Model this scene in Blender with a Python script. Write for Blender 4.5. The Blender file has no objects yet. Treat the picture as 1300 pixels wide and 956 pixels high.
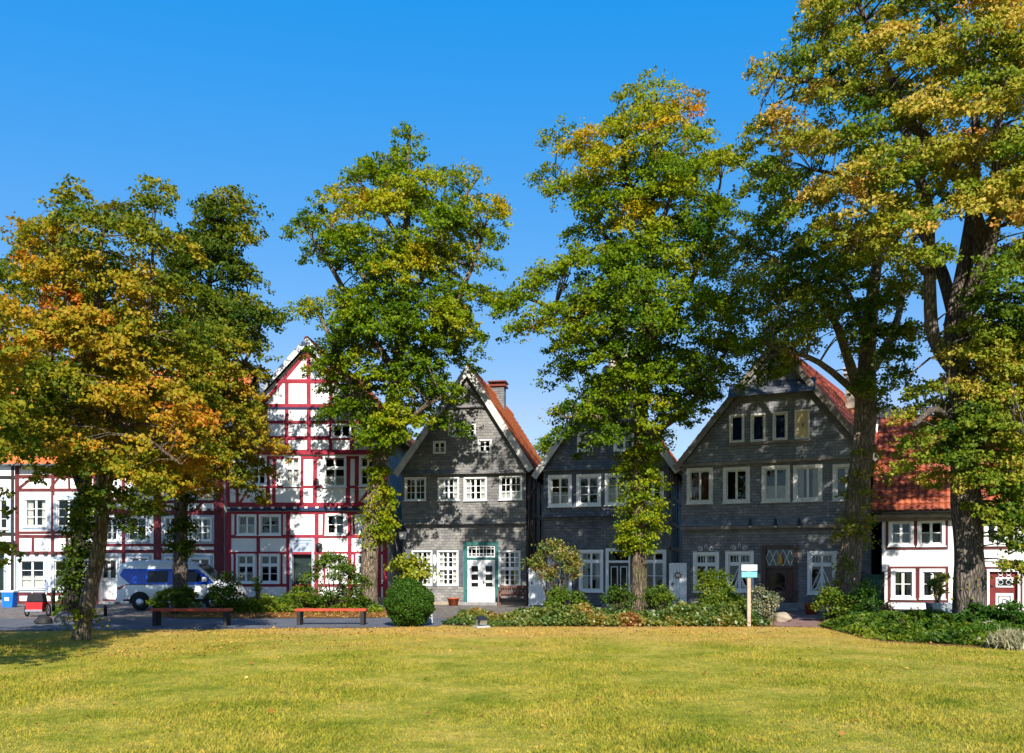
import bpy, math, random
import numpy as np
from mathutils import Vector, Matrix
random.seed(7); RNG = np.random.default_rng(7)
scn = bpy.context.scene
COL = scn.collection
EYE = 1.6; FP = 1120.0; HX, HY = 650.0, 722.0
def W(px, py, Y):
    return Vector(((px-HX)/FP*Y, Y, EYE+(HY-py)/FP*Y))
def G(px, py):
    Y = FP*EYE/(py-HY); return Vector(((px-HX)/FP*Y, Y, 0))

# ------------------------------------------------------------------ materials
MATS = {}
def nt(name):
    m = bpy.data.materials.new(name); m.use_nodes = True
    t = m.node_tree; t.nodes.clear()
    o = t.nodes.new('ShaderNodeOutputMaterial')
    return m, t, o
def ramp(t, fac, stops):
    r = t.nodes.new('ShaderNodeValToRGB'); e = r.color_ramp.elements
    while len(e) < len(stops): e.new(.5)
    for k, (p, c) in enumerate(stops):
        e[k].position = p; e[k].color = (*c, 1)
    t.links.new(fac, r.inputs[0]); return r.outputs[0]
def noise(t, vec, scale, detail=4, rough=.6):
    n = t.nodes.new('ShaderNodeTexNoise'); n.inputs['Scale'].default_value = scale
    n.inputs['Detail'].default_value = detail; n.inputs['Roughness'].default_value = rough
    if vec is not None: t.links.new(vec, n.inputs['Vector'])
    return n.outputs[0]
def coord(t, kind='Object', scale=None):
    c = t.nodes.new('ShaderNodeTexCoord').outputs[kind]
    if scale:
        m = t.nodes.new('ShaderNodeMapping'); m.inputs['Scale'].default_value = scale
        t.links.new(c, m.inputs[0]); c = m.outputs[0]
    return c
def position(t): return t.nodes.new('ShaderNodeNewGeometry').outputs['Position']
def mix(t, fac, a, b, mode='MIX'):
    m = t.nodes.new('ShaderNodeMix'); m.data_type = 'RGBA'; m.blend_type = mode
    for s, v in ((m.inputs[0], fac), (m.inputs[6], a), (m.inputs[7], b)):
        if isinstance(v, (int, float)): s.default_value = v
        elif isinstance(v, tuple): s.default_value = (*v, 1)
        else: t.links.new(v, s)
    return m.outputs[2]
def math_(t, op, a, b=0.0):
    m = t.nodes.new('ShaderNodeMath'); m.operation = op
    for s, v in ((m.inputs[0], a), (m.inputs[1], b)):
        if isinstance(v, (int, float)): s.default_value = v
        else: t.links.new(v, s)
    return m.outputs[0]
def bsdf(t, o, col, rough=.8, spec=.3, metal=0, bump=None, bstr=.3, bdist=.02):
    p = t.nodes.new('ShaderNodeBsdfPrincipled')
    if isinstance(col, tuple): p.inputs['Base Color'].default_value = (*col, 1)
    else: t.links.new(col, p.inputs['Base Color'])
    p.inputs['Roughness'].default_value = rough; p.inputs['Metallic'].default_value = metal
    p.inputs['Specular IOR Level'].default_value = spec
    if bump is not None:
        b = t.nodes.new('ShaderNodeBump'); b.inputs['Strength'].default_value = bstr
        b.inputs['Distance'].default_value = bdist
        t.links.new(bump, b.inputs['Height']); t.links.new(b.outputs[0], p.inputs['Normal'])
    t.links.new(p.outputs[0], o.inputs[0]); return p
def plain(name, col, rough=.7, var=.2, scale=4, spec=.3, metal=0, bump=.15, fine=40, weather=0):
    if name in MATS: return MATS[name]
    m, t, o = nt(name); v = coord(t)
    n = noise(t, v, scale, 5)
    lo = tuple(c*(1-var) for c in col); hi = tuple(min(1, c*(1+var)) for c in col)
    c = ramp(t, n, [(.3, lo), (.7, hi)])
    f = noise(t, v, fine, 3)
    if weather:
        w = noise(t, coord(t, 'Object', (6, 6, .8)), 1.2, 6, .7)
        c = mix(t, math_(t, 'MULTIPLY', ramp(t, w, [(.45, (0, 0, 0)), (.75, (1, 1, 1))]), weather), c, tuple(x*.45 for x in col))
    bsdf(t, o, c, rough, spec, metal, f, bump, .01)
    MATS[name] = m; return m
def slate(name, c1, c2, mort, bw=.26, rh=.13):
    m, t, o = nt(name); v = coord(t)
    s = t.nodes.new('ShaderNodeSeparateXYZ'); t.links.new(v, s.inputs[0])
    k = t.nodes.new('ShaderNodeCombineXYZ')
    t.links.new(math_(t, 'ADD', s.outputs[0], s.outputs[1]), k.inputs[0]); t.links.new(s.outputs[2], k.inputs[1])
    wob = noise(t, v, 1.3, 2)
    va = t.nodes.new('ShaderNodeVectorMath'); va.operation = 'ADD'
    kk = t.nodes.new('ShaderNodeCombineXYZ'); t.links.new(math_(t, 'MULTIPLY', wob, .12), kk.inputs[1])
    t.links.new(k.outputs[0], va.inputs[0]); t.links.new(kk.outputs[0], va.inputs[1])
    b = t.nodes.new('ShaderNodeTexBrick'); t.links.new(va.outputs[0], b.inputs['Vector'])
    b.inputs['Color1'].default_value = (*c1, 1); b.inputs['Color2'].default_value = (*c2, 1)
    b.inputs['Mortar'].default_value = (*mort, 1)
    b.inputs['Scale'].default_value = 1; b.inputs['Brick Width'].default_value = bw
    b.inputs['Row Height'].default_value = rh; b.inputs['Mortar Size'].default_value = .005
    b.inputs['Mortar Smooth'].default_value = .4
    big = noise(t, v, .9, 4)
    c = mix(t, .75, b.outputs[0], ramp(t, big, [(.3, (.45, .46, .5)), (.7, (1.25, 1.2, 1.1))]), 'MULTIPLY')
    st = noise(t, coord(t, 'Object', (5, 5, .5)), 1.6, 5, .7)
    c = mix(t, math_(t, 'MULTIPLY', ramp(t, st, [(.5, (0,)*3), (.8, (1,)*3)]), .45), c, (.26, .25, .23))
    # saw-tooth course profile: each course leans out towards its lower edge
    z = t.nodes.new('ShaderNodeSeparateXYZ'); t.links.new(va.outputs[0], z.inputs[0])
    saw = math_(t, 'SUBTRACT', 1.0, math_(t, 'FRACT', math_(t, 'DIVIDE', z.outputs[1], rh)))
    h = math_(t, 'ADD', math_(t, 'MULTIPLY', saw, .8), math_(t, 'MULTIPLY', noise(t, v, 14, 3), .6))
    h = math_(t, 'SUBTRACT', h, math_(t, 'MULTIPLY', b.outputs[1], .8))
    bsdf(t, o, c, .62, .4, 0, h, .8, .025)
    MATS[name] = m; return m
def tile_mat(name, stops, mossy=.3):
    m, t, o = nt(name); v = coord(t)
    a = t.nodes.new('ShaderNodeAttribute'); a.attribute_name = 'rnd'
    c = ramp(t, a.outputs['Fac'], stops)
    n = noise(t, v, 1.1, 6, .7)
    c = mix(t, math_(t, 'MULTIPLY', ramp(t, n, [(.48, (0,)*3), (.72, (1,)*3)]), mossy), c, (.07, .05, .035))
    bsdf(t, o, c, .6, .35, 0, noise(t, v, 30, 3), .25, .01)
    MATS[name] = m; return m
def glass_mat():
    m, t, o = nt('window_glass')
    gl = t.nodes.new('ShaderNodeBsdfGlossy'); gl.inputs['Roughness'].default_value = .015
    b = t.nodes.new('ShaderNodeBump'); b.inputs['Strength'].default_value = .06; b.inputs['Distance'].default_value = .03
    t.links.new(noise(t, coord(t), 3.0, 1), b.inputs['Height']); t.links.new(b.outputs[0], gl.inputs['Normal'])
    tr = t.nodes.new('ShaderNodeBsdfTransparent'); tr.inputs[0].default_value = (.82, .86, .86, 1)
    fr = t.nodes.new('ShaderNodeFresnel'); fr.inputs[0].default_value = 1.55
    mx = t.nodes.new('ShaderNodeMixShader')
    t.links.new(math_(t, 'MULTIPLY', fr.outputs[0], 1.25), mx.inputs[0]); t.links.new(tr.outputs[0], mx.inputs[1]); t.links.new(gl.outputs[0], mx.inputs[2])
    t.links.new(mx.outputs[0], o.inputs[0]); MATS['glass'] = m; return m
def leaf_mat(name, stops, trans=.34, gloss=.008, rough=.5):
    m, t, o = nt(name)
    a = t.nodes.new('ShaderNodeAttribute'); a.attribute_name = 'tint'
    c = ramp(t, a.outputs['Fac'], stops)
    d = t.nodes.new('ShaderNodeBsdfDiffuse'); t.links.new(c, d.inputs[0])
    tl = t.nodes.new('ShaderNodeBsdfTranslucent')
    t.links.new(mix(t, 1, c, (1.5, 1.45, .6), 'MULTIPLY'), tl.inputs[0])
    m1 = t.nodes.new('ShaderNodeMixShader'); m1.inputs[0].default_value = trans
    t.links.new(d.outputs[0], m1.inputs[1]); t.links.new(tl.outputs[0], m1.inputs[2])
    g = t.nodes.new('ShaderNodeBsdfGlossy'); g.inputs['Roughness'].default_value = rough
    g.inputs[0].default_value = (.9, .95, .8, 1)
    m2 = t.nodes.new('ShaderNodeMixShader'); m2.inputs[0].default_value = gloss
    t.links.new(m1.outputs[0], m2.inputs[1]); t.links.new(g.outputs[0], m2.inputs[2])
    t.links.new(m2.outputs[0], o.inputs[0]); MATS[name] = m; return m
def bark_mat(name, lo, hi, moss=(.07, .09, .02)):
    m, t, o = nt(name); p = position(t)
    mp = t.nodes.new('ShaderNodeMapping'); mp.inputs['Scale'].default_value = (9, 9, 1.3); t.links.new(p, mp.inputs[0])
    n = noise(t, mp.outputs[0], 1.6, 7, .72)
    m2 = t.nodes.new('ShaderNodeMapping'); m2.inputs['Scale'].default_value = (15, 15, 3.2); t.links.new(p, m2.inputs[0])
    va = t.nodes.new('ShaderNodeVectorMath'); va.operation = 'ADD'
    nz = t.nodes.new('ShaderNodeTexNoise'); nz.inputs['Scale'].default_value = 3; t.links.new(p, nz.inputs['Vector'])
    t.links.new(m2.outputs[0], va.inputs[0]); t.links.new(nz.outputs['Color'], va.inputs[1])
    vo = t.nodes.new('ShaderNodeTexVoronoi'); vo.feature = 'DISTANCE_TO_EDGE'; vo.inputs['Scale'].default_value = 1; t.links.new(va.outputs[0], vo.inputs['Vector'])
    cr = ramp(t, vo.outputs[0], [(0, (0,)*3), (.22, (1,)*3)])
    c = ramp(t, n, [(.3, lo), (.68, hi)])
    c = mix(t, math_(t, 'MULTIPLY', math_(t, 'SUBTRACT', 1, cr), .7), c, tuple(x*.35 for x in lo))
    b = noise(t, p, .9, 4)
    c = mix(t, math_(t, 'MULTIPLY', ramp(t, b, [(.5, (0,)*3), (.7, (1,)*3)]), .45), c, moss)
    c = mix(t, .6, c, ramp(t, noise(t, p, 2.3, 4), [(.3, (.45,)*3), (.7, (1.3,)*3)]), 'MULTIPLY')
    bsdf(t, o, c, .9, .15, 0, math_(t, 'ADD', n, math_(t, 'MULTIPLY', cr, .6)), 1.0, .08); MATS[name] = m; return m

def grass_col(t, tipfac=None):
    p = position(t)
    n1 = noise(t, p, .22, 4, .6); n2 = noise(t, p, .8, 6, .75); n3 = noise(t, p, 6, 5, .75)
    c = ramp(t, n2, [(.32, (.17, .21, .022)), (.47, (.33, .315, .046)), (.61, (.46, .38, .078)), (.78, (.58, .41, .14))])
    s = t.nodes.new('ShaderNodeSeparateXYZ'); t.links.new(p, s.inputs[0])
    # a scorched band along the far edge of the lawn
    mr = t.nodes.new('ShaderNodeMapRange'); t.links.new(s.outputs[1], mr.inputs[0])
    mr.inputs[1].default_value = 15.5; mr.inputs[2].default_value = 22.5
    dry = math_(t, 'ADD', math_(t, 'MULTIPLY', mr.outputs[0], .42), math_(t, 'SUBTRACT', n1, .22))
    c = mix(t, ramp(t, dry, [(.38, (0,)*3), (.72, (1,)*3)]), c, (.56, .37, .11))
    c = mix(t, .75, c, ramp(t, n3, [(.28, (.5, .55, .5)), (.72, (1.35, 1.3, 1.25))]), 'MULTIPLY')
    return c
def lawn_mat():
    m, t, o = nt('lawn_turf'); c = grass_col(t)
    bsdf(t, o, c, .95, .05, 0, noise(t, position(t), 45, 4), 1.0, .04); MATS['lawn'] = m
def blade_mat():
    m, t, o = nt('grass_blade'); c = grass_col(t)
    a = t.nodes.new('ShaderNodeAttribute'); a.attribute_name = 'tint'
    c = mix(t, 1, c, ramp(t, a.outputs['Fac'], [(0, (.55, .75, .5)), (.5, (1.05, 1.05, .9)), (1, (1.6, 1.25, 1.0))]), 'MULTIPLY')
    d = t.nodes.new('ShaderNodeBsdfDiffuse'); t.links.new(c, d.inputs[0])
    tl = t.nodes.new('ShaderNodeBsdfTranslucent'); t.links.new(c, tl.inputs[0])
    mx = t.nodes.new('ShaderNodeMixShader'); mx.inputs[0].default_value = .35
    t.links.new(d.outputs[0], mx.inputs[1]); t.links.new(tl.outputs[0], mx.inputs[2]); t.links.new(mx.outputs[0], o.inputs[0])
    MATS['blade'] = m
def ground_mat(name, stops, scale, fine=30, bumpd=.03, rough=.9):
    m, t, o = nt(name); p = position(t)
    n = noise(t, p, scale, 6, .7); f = noise(t, p, fine, 3, .7)
    c = mix(t, .7, ramp(t, n, stops), ramp(t, f, [(.3, (.55,)*3), (.7, (1.35,)*3)]), 'MULTIPLY')
    bsdf(t, o, c, rough, .2, 0, f, .8, bumpd); MATS[name] = m; return m
def cobble_mat():
    m, t, o = nt('cobbles'); p = position(t)
    v = t.nodes.new('ShaderNodeTexVoronoi'); v.inputs['Scale'].default_value = 7; t.links.new(p, v.inputs['Vector'])
    e = t.nodes.new('ShaderNodeTexVoronoi'); e.feature = 'DISTANCE_TO_EDGE'; e.inputs['Scale'].default_value = 7; t.links.new(p, e.inputs['Vector'])
    g = t.nodes.new('ShaderNodeRGBToBW'); t.links.new(v.outputs['Color'], g.inputs[0])
    c = ramp(t, g.outputs[0], [(.2, (.13, .11, .10)), (.8, (.26, .22, .19))])
    j = ramp(t, e.outputs[0], [(0, (0,)*3), (.08, (1,)*3)])
    c = mix(t, j, (.08, .07, .05), c)
    bsdf(t, o, c, .8, .3, 0, j, .6, .02); MATS['cobble'] = m

plain('plaster', (.76, .76, .755), .85, .05, 1.3, bump=.25, fine=18, weather=.3)
plain('dark_red_timber', (.125, .014, .024), .6, .3, 3, bump=.3, fine=25, weather=.3)
plain('red_timber', (.27, .017, .036), .6, .3, 3, bump=.3, fine=25, weather=.25)
plain('brown_red_timber', (.115, .020, .021), .6, .35, 3, bump=.3, fine=25, weather=.3)
plain('dark_timber', (.022, .020, .020), .7, .4, 5, bump=.3)
plain('blue_timber', (.012, .022, .075), .6, .3, 4)
plain('white_paint', (.78, .78, .77), .45, .06, 5, bump=.05, spec=.5)
plain('old_white_paint', (.66, .65, .61), .6, .15, 7, bump=.15, weather=.3)
plain('bluegrey_paint', (.36, .42, .52), .55, .1, 4, bump=.1)
plain('fence_green', (.012, .055, .040), .7, .3, 5)
plain('teal_paint', (.028, .125, .115), .5, .2, 5)
plain('dark_green_paint', (.010, .022, .020), .4, .3, 5, spec=.5)
plain('door_brown', (.055, .022, .016), .45, .4, 3, spec=.5)
plain('door_red', (.15, .018, .016), .5, .3, 4, weather=.3)
plain('stone', (.33, .27, .20), .9, .25, 3, bump=.6, fine=12)
plain('dark_stone', (.12, .11, .105), .9, .25, 4, bump=.6, fine=14)
plain('grey_stone', (.24, .23, .23), .9, .25, 4, bump=.6, fine=14)
plain('concrete', (.36, .36, .36), .9, .15, 4, bump=.4)
plain('zinc', (.30, .32, .35), .45, .2, 4, metal=.6)
plain('dark_iron', (.018, .018, .02), .45, .3, 8, spec=.5)
plain('white_iron', (.75, .76, .78), .5, .1, 8)
plain('barge', (.52, .50, .47), .7, .25, 4, bump=.3, weather=.4)
plain('barge_dark', (.20, .175, .15), .8, .3, 4, bump=.3, weather=.4)
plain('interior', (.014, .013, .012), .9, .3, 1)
plain('curtain', (.62, .60, .56), .9, .15, 3)
plain('blue_curtain', (.015, .04, .20), .9, .4, 3)
plain('beige_panel', (.55, .43, .22), .8, .12, 3)
plain('red_curtain', (.16, .05, .03), .9, .3, 3)
plain('bench_wood', (.44, .055, .022), .55, .35, 6, bump=.3, weather=.25)
plain('old_wood', (.15, .075, .06), .75, .3, 6, bump=.4)
plain('post_wood', (.42, .31, .22), .7, .2, 6, bump=.3)
plain('cyan_paint', (.15, .48, .52), .5, .05, 5)
plain('terracotta', (.36, .085, .03), .75, .25, 6)
plain('yellow_brick', (.46, .25, .05), .85, .25, 6, bump=.4)
plain('van_white', (.72, .74, .76), .18, .02, 2, bump=0, spec=.6)
plain('van_blue', (.006, .065, .50), .18, .1, 2, bump=0, spec=.6)
plain('rubber', (.018, .018, .019), .8, .3, 9)
plain('silver', (.5, .52, .55), .3, .1, 6, metal=.8)
plain('tail_red', (.25, .012, .012), .25, .2, 6, spec=.6)
plain('dark_glass', (.012, .014, .016), .06, .3, 2, spec=.3, bump=0)
plain('cart_red', (.42, .012, .018), .6, .2, 6)
plain('cart_black', (.014, .014, .018), .7, .3, 6)
plain('bin_blue', (.012, .14, .60), .4, .15, 4)
plain('label_white', (.75, .78, .8), .5, .05, 4)
plain('yellow_clay', (.62, .36, .07), .6, .15, 6)
plain('brass_brown', (.15, .075, .05), .5, .3, 6, metal=.4)
slate('slate_grey', (.135, .135, .138), (.235, .225, .215), (.045, .045, .046), .24, .125)
slate('slate_blue', (.080, .088, .110), (.150, .155, .172), (.012, .014, .02), .24, .12)
slate('slate_old', (.145, .155, .178), (.235, .240, .255), (.04, .04, .044), .22, .115)
slate('slate_panel', (.070, .085, .118), (.090, .105, .138), (.03, .04, .06), .9, .35)
slate('spire_slate', (.10, .12, .15), (.13, .15, .18), (.05, .06, .07), .4, .2)
tile_mat('tile_orange', [(0, (.40, .095, .022)), (.5, (.56, .135, .028)), (1, (.66, .19, .045))], .22)
tile_mat('tile_red', [(0, (.17, .030, .014)), (.5, (.29, .056, .020)), (1, (.42, .10, .034))], .35)
tile_mat('tile_mixed', [(0, (.22, .035, .022)), (.5, (.36, .065, .030)), (.75, (.50, .12, .05)), (1, (.68, .30, .11))], .3)
tile_mat('tile_dark', [(0, (.022, .022, .026)), (1, (.05, .048, .05))], .2)
glass_mat()
G1, G2, G3 = (.028, .070, .006), (.085, .135, .010), (.20, .205, .016)
leaf_mat('leaf_maple', [(0, (.030, .075, .003)), (.33, (.135, .205, .004)), (.56, (.29, .28, .008)), (.78, (.48, .26, .014)), (1, (.50, .14, .012))])
leaf_mat('leaf_orange', [(0, (.034, .066, .005)), (.3, (.140, .165, .008)), (.55, (.29, .225, .014)), (.8, (.46, .225, .018)), (1, (.44, .10, .018))])
leaf_mat('leaf_linden', [(0, (.030, .070, .006)), (.33, (.125, .180, .010)), (.58, (.29, .265, .026)), (.82, (.50, .33, .065)), (1, (.50, .22, .06))], .32, .010, .5)
leaf_mat('leaf_box', [(0, (.014, .045, .005)), (.5, (.034, .088, .008)), (1, (.085, .15, .008))], .2, .012)
leaf_mat('leaf_bed', [(0, (.030, .075, .008)), (.4, (.085, .135, .012)), (.65, (.20, .19, .018)), (.85, (.30, .15, .02)), (1, (.26, .06, .025))], .35, .05)
leaf_mat('leaf_shrub', [(0, (.020, .060, .005)), (.4, (.075, .130, .009)), (.7, (.22, .25, .014)), (1, (.42, .36, .02))], .35, .015)
leaf_mat('leaf_grey', [(0, (.05, .08, .03)), (.5, (.15, .18, .10)), (1, (.46, .36, .20))], .3, .05)
leaf_mat('leaf_litter', [(0, (.16, .055, .02)), (.5, (.40, .17, .035)), (1, (.55, .36, .07))], .15, .03)
bark_mat('bark_warm', (.10, .075, .055), (.38, .28, .19))
bark_mat('bark_dark', (.022, .019, .016), (.085, .07, .055), (.03, .045, .012))
bark_mat('bark_grey', (.085, .068, .058), (.33, .265, .215), (.09, .075, .05))
bark_mat('bark_pale', (.15, .115, .085), (.48, .37, .26))
lawn_mat(); blade_mat(); cobble_mat()
ground_mat('asphalt', [(.3, (.085, .092, .112)), (.7, (.15, .155, .175))], 1.2, 60, .01)
ground_mat('bed_soil', [(.3, (.10, .055, .03)), (.55, (.24, .11, .04)), (.75, (.36, .17, .05))], 2.5, 25, .04)
ground_mat('sett_paving', [(.3, (.19, .10, .085)), (.7, (.32, .20, .17))], 2, 20, .03)

# ------------------------------------------------------------------ mesh helper
class MB:
    def __init__(s): s.v = []; s.f = []; s.sm = []
    def add(s, vs, fs, smooth=False):
        b = len(s.v); s.v += [tuple(v) for v in vs]; s.f += [tuple(i+b for i in f) for f in fs]; s.sm += [smooth]*len(fs)
    def box(s, x0, x1, y0, y1, z0, z1, M=None):
        vs = [Vector((x, y, z)) for x in (x0, x1) for y in (y0, y1) for z in (z0, z1)]
        if M: vs = [M @ v for v in vs]
        s.add(vs, [(0, 1, 3, 2), (4, 6, 7, 5), (0, 4, 5, 1), (2, 3, 7, 6), (0, 2, 6, 4), (1, 5, 7, 3)])
    def prism(s, pts, y0, y1, M=None):
        n = len(pts)
        vs = [Vector((p[0], y0, p[1])) for p in pts]+[Vector((p[0], y1, p[1])) for p in pts]
        if M: vs = [M @ v for v in vs]
        s.add(vs, [tuple(range(n)), tuple(range(2*n-1, n-1, -1))]+[(i, i+n, (i+1) % n+n, (i+1) % n) for i in range(n)])
    def prism_z(s, pts, z0, z1, M=None):
        n = len(pts)
        vs = [Vector((p[0], p[1], z0)) for p in pts]+[Vector((p[0], p[1], z1)) for p in pts]
        if M: vs = [M @ v for v in vs]
        s.add(vs, [tuple(range(n-1, -1, -1)), tuple(range(n, 2*n))]+[(i, (i+1) % n, (i+1) % n+n, i+n) for i in range(n)])
    def bar(s, x0, z0, x1, z1, w, y0, y1):          # a beam in the facade plane
        d = Vector((x1-x0, z1-z0)); L = d.length
        if L < 1e-6: return
        d /= L; q = Vector((-d.y, d.x))*w/2
        a, b = Vector((x0, z0)), Vector((x1, z1))
        s.prism([a+q, b+q, b-q, a-q], y0, y1)
    def tube(s, pts, rad, n=8, cap=True, smooth=True, wob=None):
        pts = [Vector(p) for p in pts]
        if isinstance(rad, (int, float)): rad = [rad]*len(pts)
        ref = Vector((0.137, -1, .071)).normalized(); vs = []
        for i, p in enumerate(pts):
            d = (pts[min(i+1, len(pts)-1)]-pts[max(i-1, 0)])
            if d.length < 1e-9: d = Vector((0, 0, 1))
            d.normalize()
            u = (ref-d*ref.dot(d))
            if u.length < .05: u = Vector((1, 0, 0))-d*d.x
            u.normalize(); w = d.cross(u); ref = u
            for k in range(n):
                a = 2*math.pi*k/n; r = rad[i]*(wob(i, k) if wob else 1)
                vs.append(p+u*(math.cos(a)*r)+w*(math.sin(a)*r))
        m = len(pts)
        fs = [(i*n+k, i*n+(k+1) % n, (i+1)*n+(k+1) % n, (i+1)*n+k) for i in range(m-1) for k in range(n)]
        if cap: fs += [tuple(range(n-1, -1, -1)), tuple((m-1)*n+k for k in range(n))]
        s.add(vs, fs, smooth)
    def lathe(s, prof, c=(0, 0, 0), n=16, smooth=True):
        vs = [(c[0]+r*math.cos(2*math.pi*k/n), c[1]+r*math.sin(2*math.pi*k/n), c[2]+z) for r, z in prof for k in range(n)]
        m = len(prof)
        fs = [(i*n+k, i*n+(k+1) % n, (i+1)*n+(k+1) % n, (i+1)*n+k) for i in range(m-1) for k in range(n)]
        fs += [tuple(range(n-1, -1, -1)), tuple((m-1)*n+k for k in range(n))]
        s.add(vs, fs, smooth)
    def blob(s, c, r, seed=0, n=14, m=9, rough=.18):
        R = random.Random(seed); ph = [R.uniform(0, 6.28) for _ in range(6)]
        vs = []
        for i in range(m+1):
            th = math.pi*i/m
            for k in range(n):
                a = 2*math.pi*k/n
                d = Vector((math.sin(th)*math.cos(a), math.sin(th)*math.sin(a), math.cos(th)))
                q = 1+rough*(math.sin(3*d.x+ph[0])*math.sin(3.3*d.y+ph[1])+.6*math.sin(5*d.z+ph[2]+2*d.x)+.4*math.sin(7*d.y+ph[3]))
                vs.append((c[0]+d.x*r[0]*q, c[1]+d.y*r[1]*q, c[2]+d.z*r[2]*q))
        fs = [(i*n+k, (i+1)*n+k, (i+1)*n+(k+1) % n, i*n+(k+1) % n) for i in range(m) for k in range(n)]
        s.add(vs, fs, True)
    def build(s, name, mat, parent=None, loc=None, bevel=0):
        me = bpy.data.meshes.new(name); me.from_pydata(s.v, [], s.f)
        me.polygons.foreach_set('use_smooth', s.sm); me.validate(); me.update()
        me.materials.append(MATS[mat] if isinstance(mat, str) else mat)
        o = bpy.data.objects.new(name, me); COL.objects.link(o)
        if parent: o.parent = parent
        if loc: o.location = loc
        if bevel:
            b = o.modifiers.new('edge', 'BEVEL'); b.width = bevel; b.segments = 2; b.limit_method = 'ANGLE'
        return o
def tag(o, label=None, cat=None, group=None, kind=None):
    if label: o['label'] = label
    if cat: o['category'] = cat
    if group: o['group'] = group
    if kind: o['kind'] = kind
    return o
def empty(name, loc, rz=0, **k):
    o = bpy.data.objects.new(name, None); COL.objects.link(o); o.location = loc; o.rotation_euler.z = rz
    o.empty_display_size = .3
    return tag(o, **k)
def copy_tree(o, parent=None):
    c = o.copy(); COL.objects.link(c)
    if parent: c.parent = parent
    for ch in list(o.children): copy_tree(ch, c)
    return c

# ------------------------------------------------------------------ leaves
def unit(a): return a/np.maximum(np.linalg.norm(a, axis=1, keepdims=True), 1e-9)
def leaf_mesh(name, C, D, N, L, Wd, tint, mat, parent=None, loc=(0, 0, 0), fold=.18):
    C = C-np.array(loc)[None]
    n = len(C); D = unit(D); N = unit(N-D*np.sum(N*D, 1, keepdims=True)); T = np.cross(D, N)
    L = np.broadcast_to(np.asarray(L, float), (n,))[:, None]; Wd = np.broadcast_to(np.asarray(Wd, float), (n,))[:, None]
    V = np.empty((n, 4, 3))
    V[:, 0] = C-D*L*.5; V[:, 2] = C+D*L*.5-N*L*.12
    V[:, 1] = C-D*L*.08+T*Wd*.5+N*Wd*fold; V[:, 3] = C-D*L*.08-T*Wd*.5+N*Wd*fold
    me = bpy.data.meshes.new(name); me.vertices.add(4*n); me.vertices.foreach_set('co', V.ravel())
    me.loops.add(4*n); me.loops.foreach_set('vertex_index', np.arange(4*n, dtype=np.int32))
    me.polygons.add(n); me.polygons.foreach_set('loop_start', np.arange(0, 4*n, 4, dtype=np.int32))
    a = me.attributes.new('tint', 'FLOAT', 'FACE'); a.data.foreach_set('value', np.clip(tint, 0, 1).astype(np.float32))
    me.update(); me.validate(); me.materials.append(MATS[mat])
    o = bpy.data.objects.new(name, me); COL.objects.link(o)
    if parent: o.parent = parent
    else: o.location = loc
    return o
def spray(pc, pr, out, n, rng, flat=.3, droop=.35, sub=9, spread=.16):
    """leaf centres, directions and normals of one leafy spray at the end of a twig"""
    k = max(3, sub); rho = np.sqrt(rng.random(k))*pr; th = rng.random(k)*2*np.pi
    sc = np.stack([rho*np.cos(th), rho*np.sin(th), rng.normal(0, flat*.5*pr, k)-droop*rho**2/max(pr, .01)], 1)
    sc[:, 2] -= .45*(sc[:, 0]*out[0]+sc[:, 1]*out[1])
    idx = rng.integers(0, k, n)
    P = pc+sc[idx]+rng.normal(0, 1, (n, 3))*np.array([spread, spread, spread*.6])
    D = rng.normal(0, .75, (n, 3))+out*.55+np.array([0, 0, -.45])
    N = rng.normal(0, .45, (n, 3))+np.array([0, -.25, .9])+out*.4
    return P, D, N
def catmull(pts, rad, sub=4):
    P = [Vector(p) for p in pts]; out = []; ro = []
    for i in range(len(P)-1):
        p0, p1, p2, p3 = P[max(i-1, 0)], P[i], P[i+1], P[min(i+2, len(P)-1)]
        for s in range(sub):
            t = s/sub
            out.append(.5*((2*p1)+(p2-p0)*t+(2*p0-5*p1+4*p2-p3)*t*t+(3*p1-p0-3*p2+p3)*t**3)); ro.append(rad[i]*(1-t)+rad[i+1]*t)
    out.append(P[-1]); ro.append(rad[-1]); return out, ro
def limb(mb, pts, rad, n=10, seed=0, rough=.1):
    R = random.Random(seed); p, r = catmull(pts, rad)
    ph = [R.uniform(0, 6.28) for _ in range(4)]
    def wob(i, k): return 1+rough*(math.sin(3*2*math.pi*k/n+ph[0]+i*.35)+.6*math.sin(5*2*math.pi*k/n+ph[1]-i*.2)+.5*math.sin(i*.9+ph[2]))
    mb.tube(p, r, n, True, True, wob); return p, r
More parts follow.
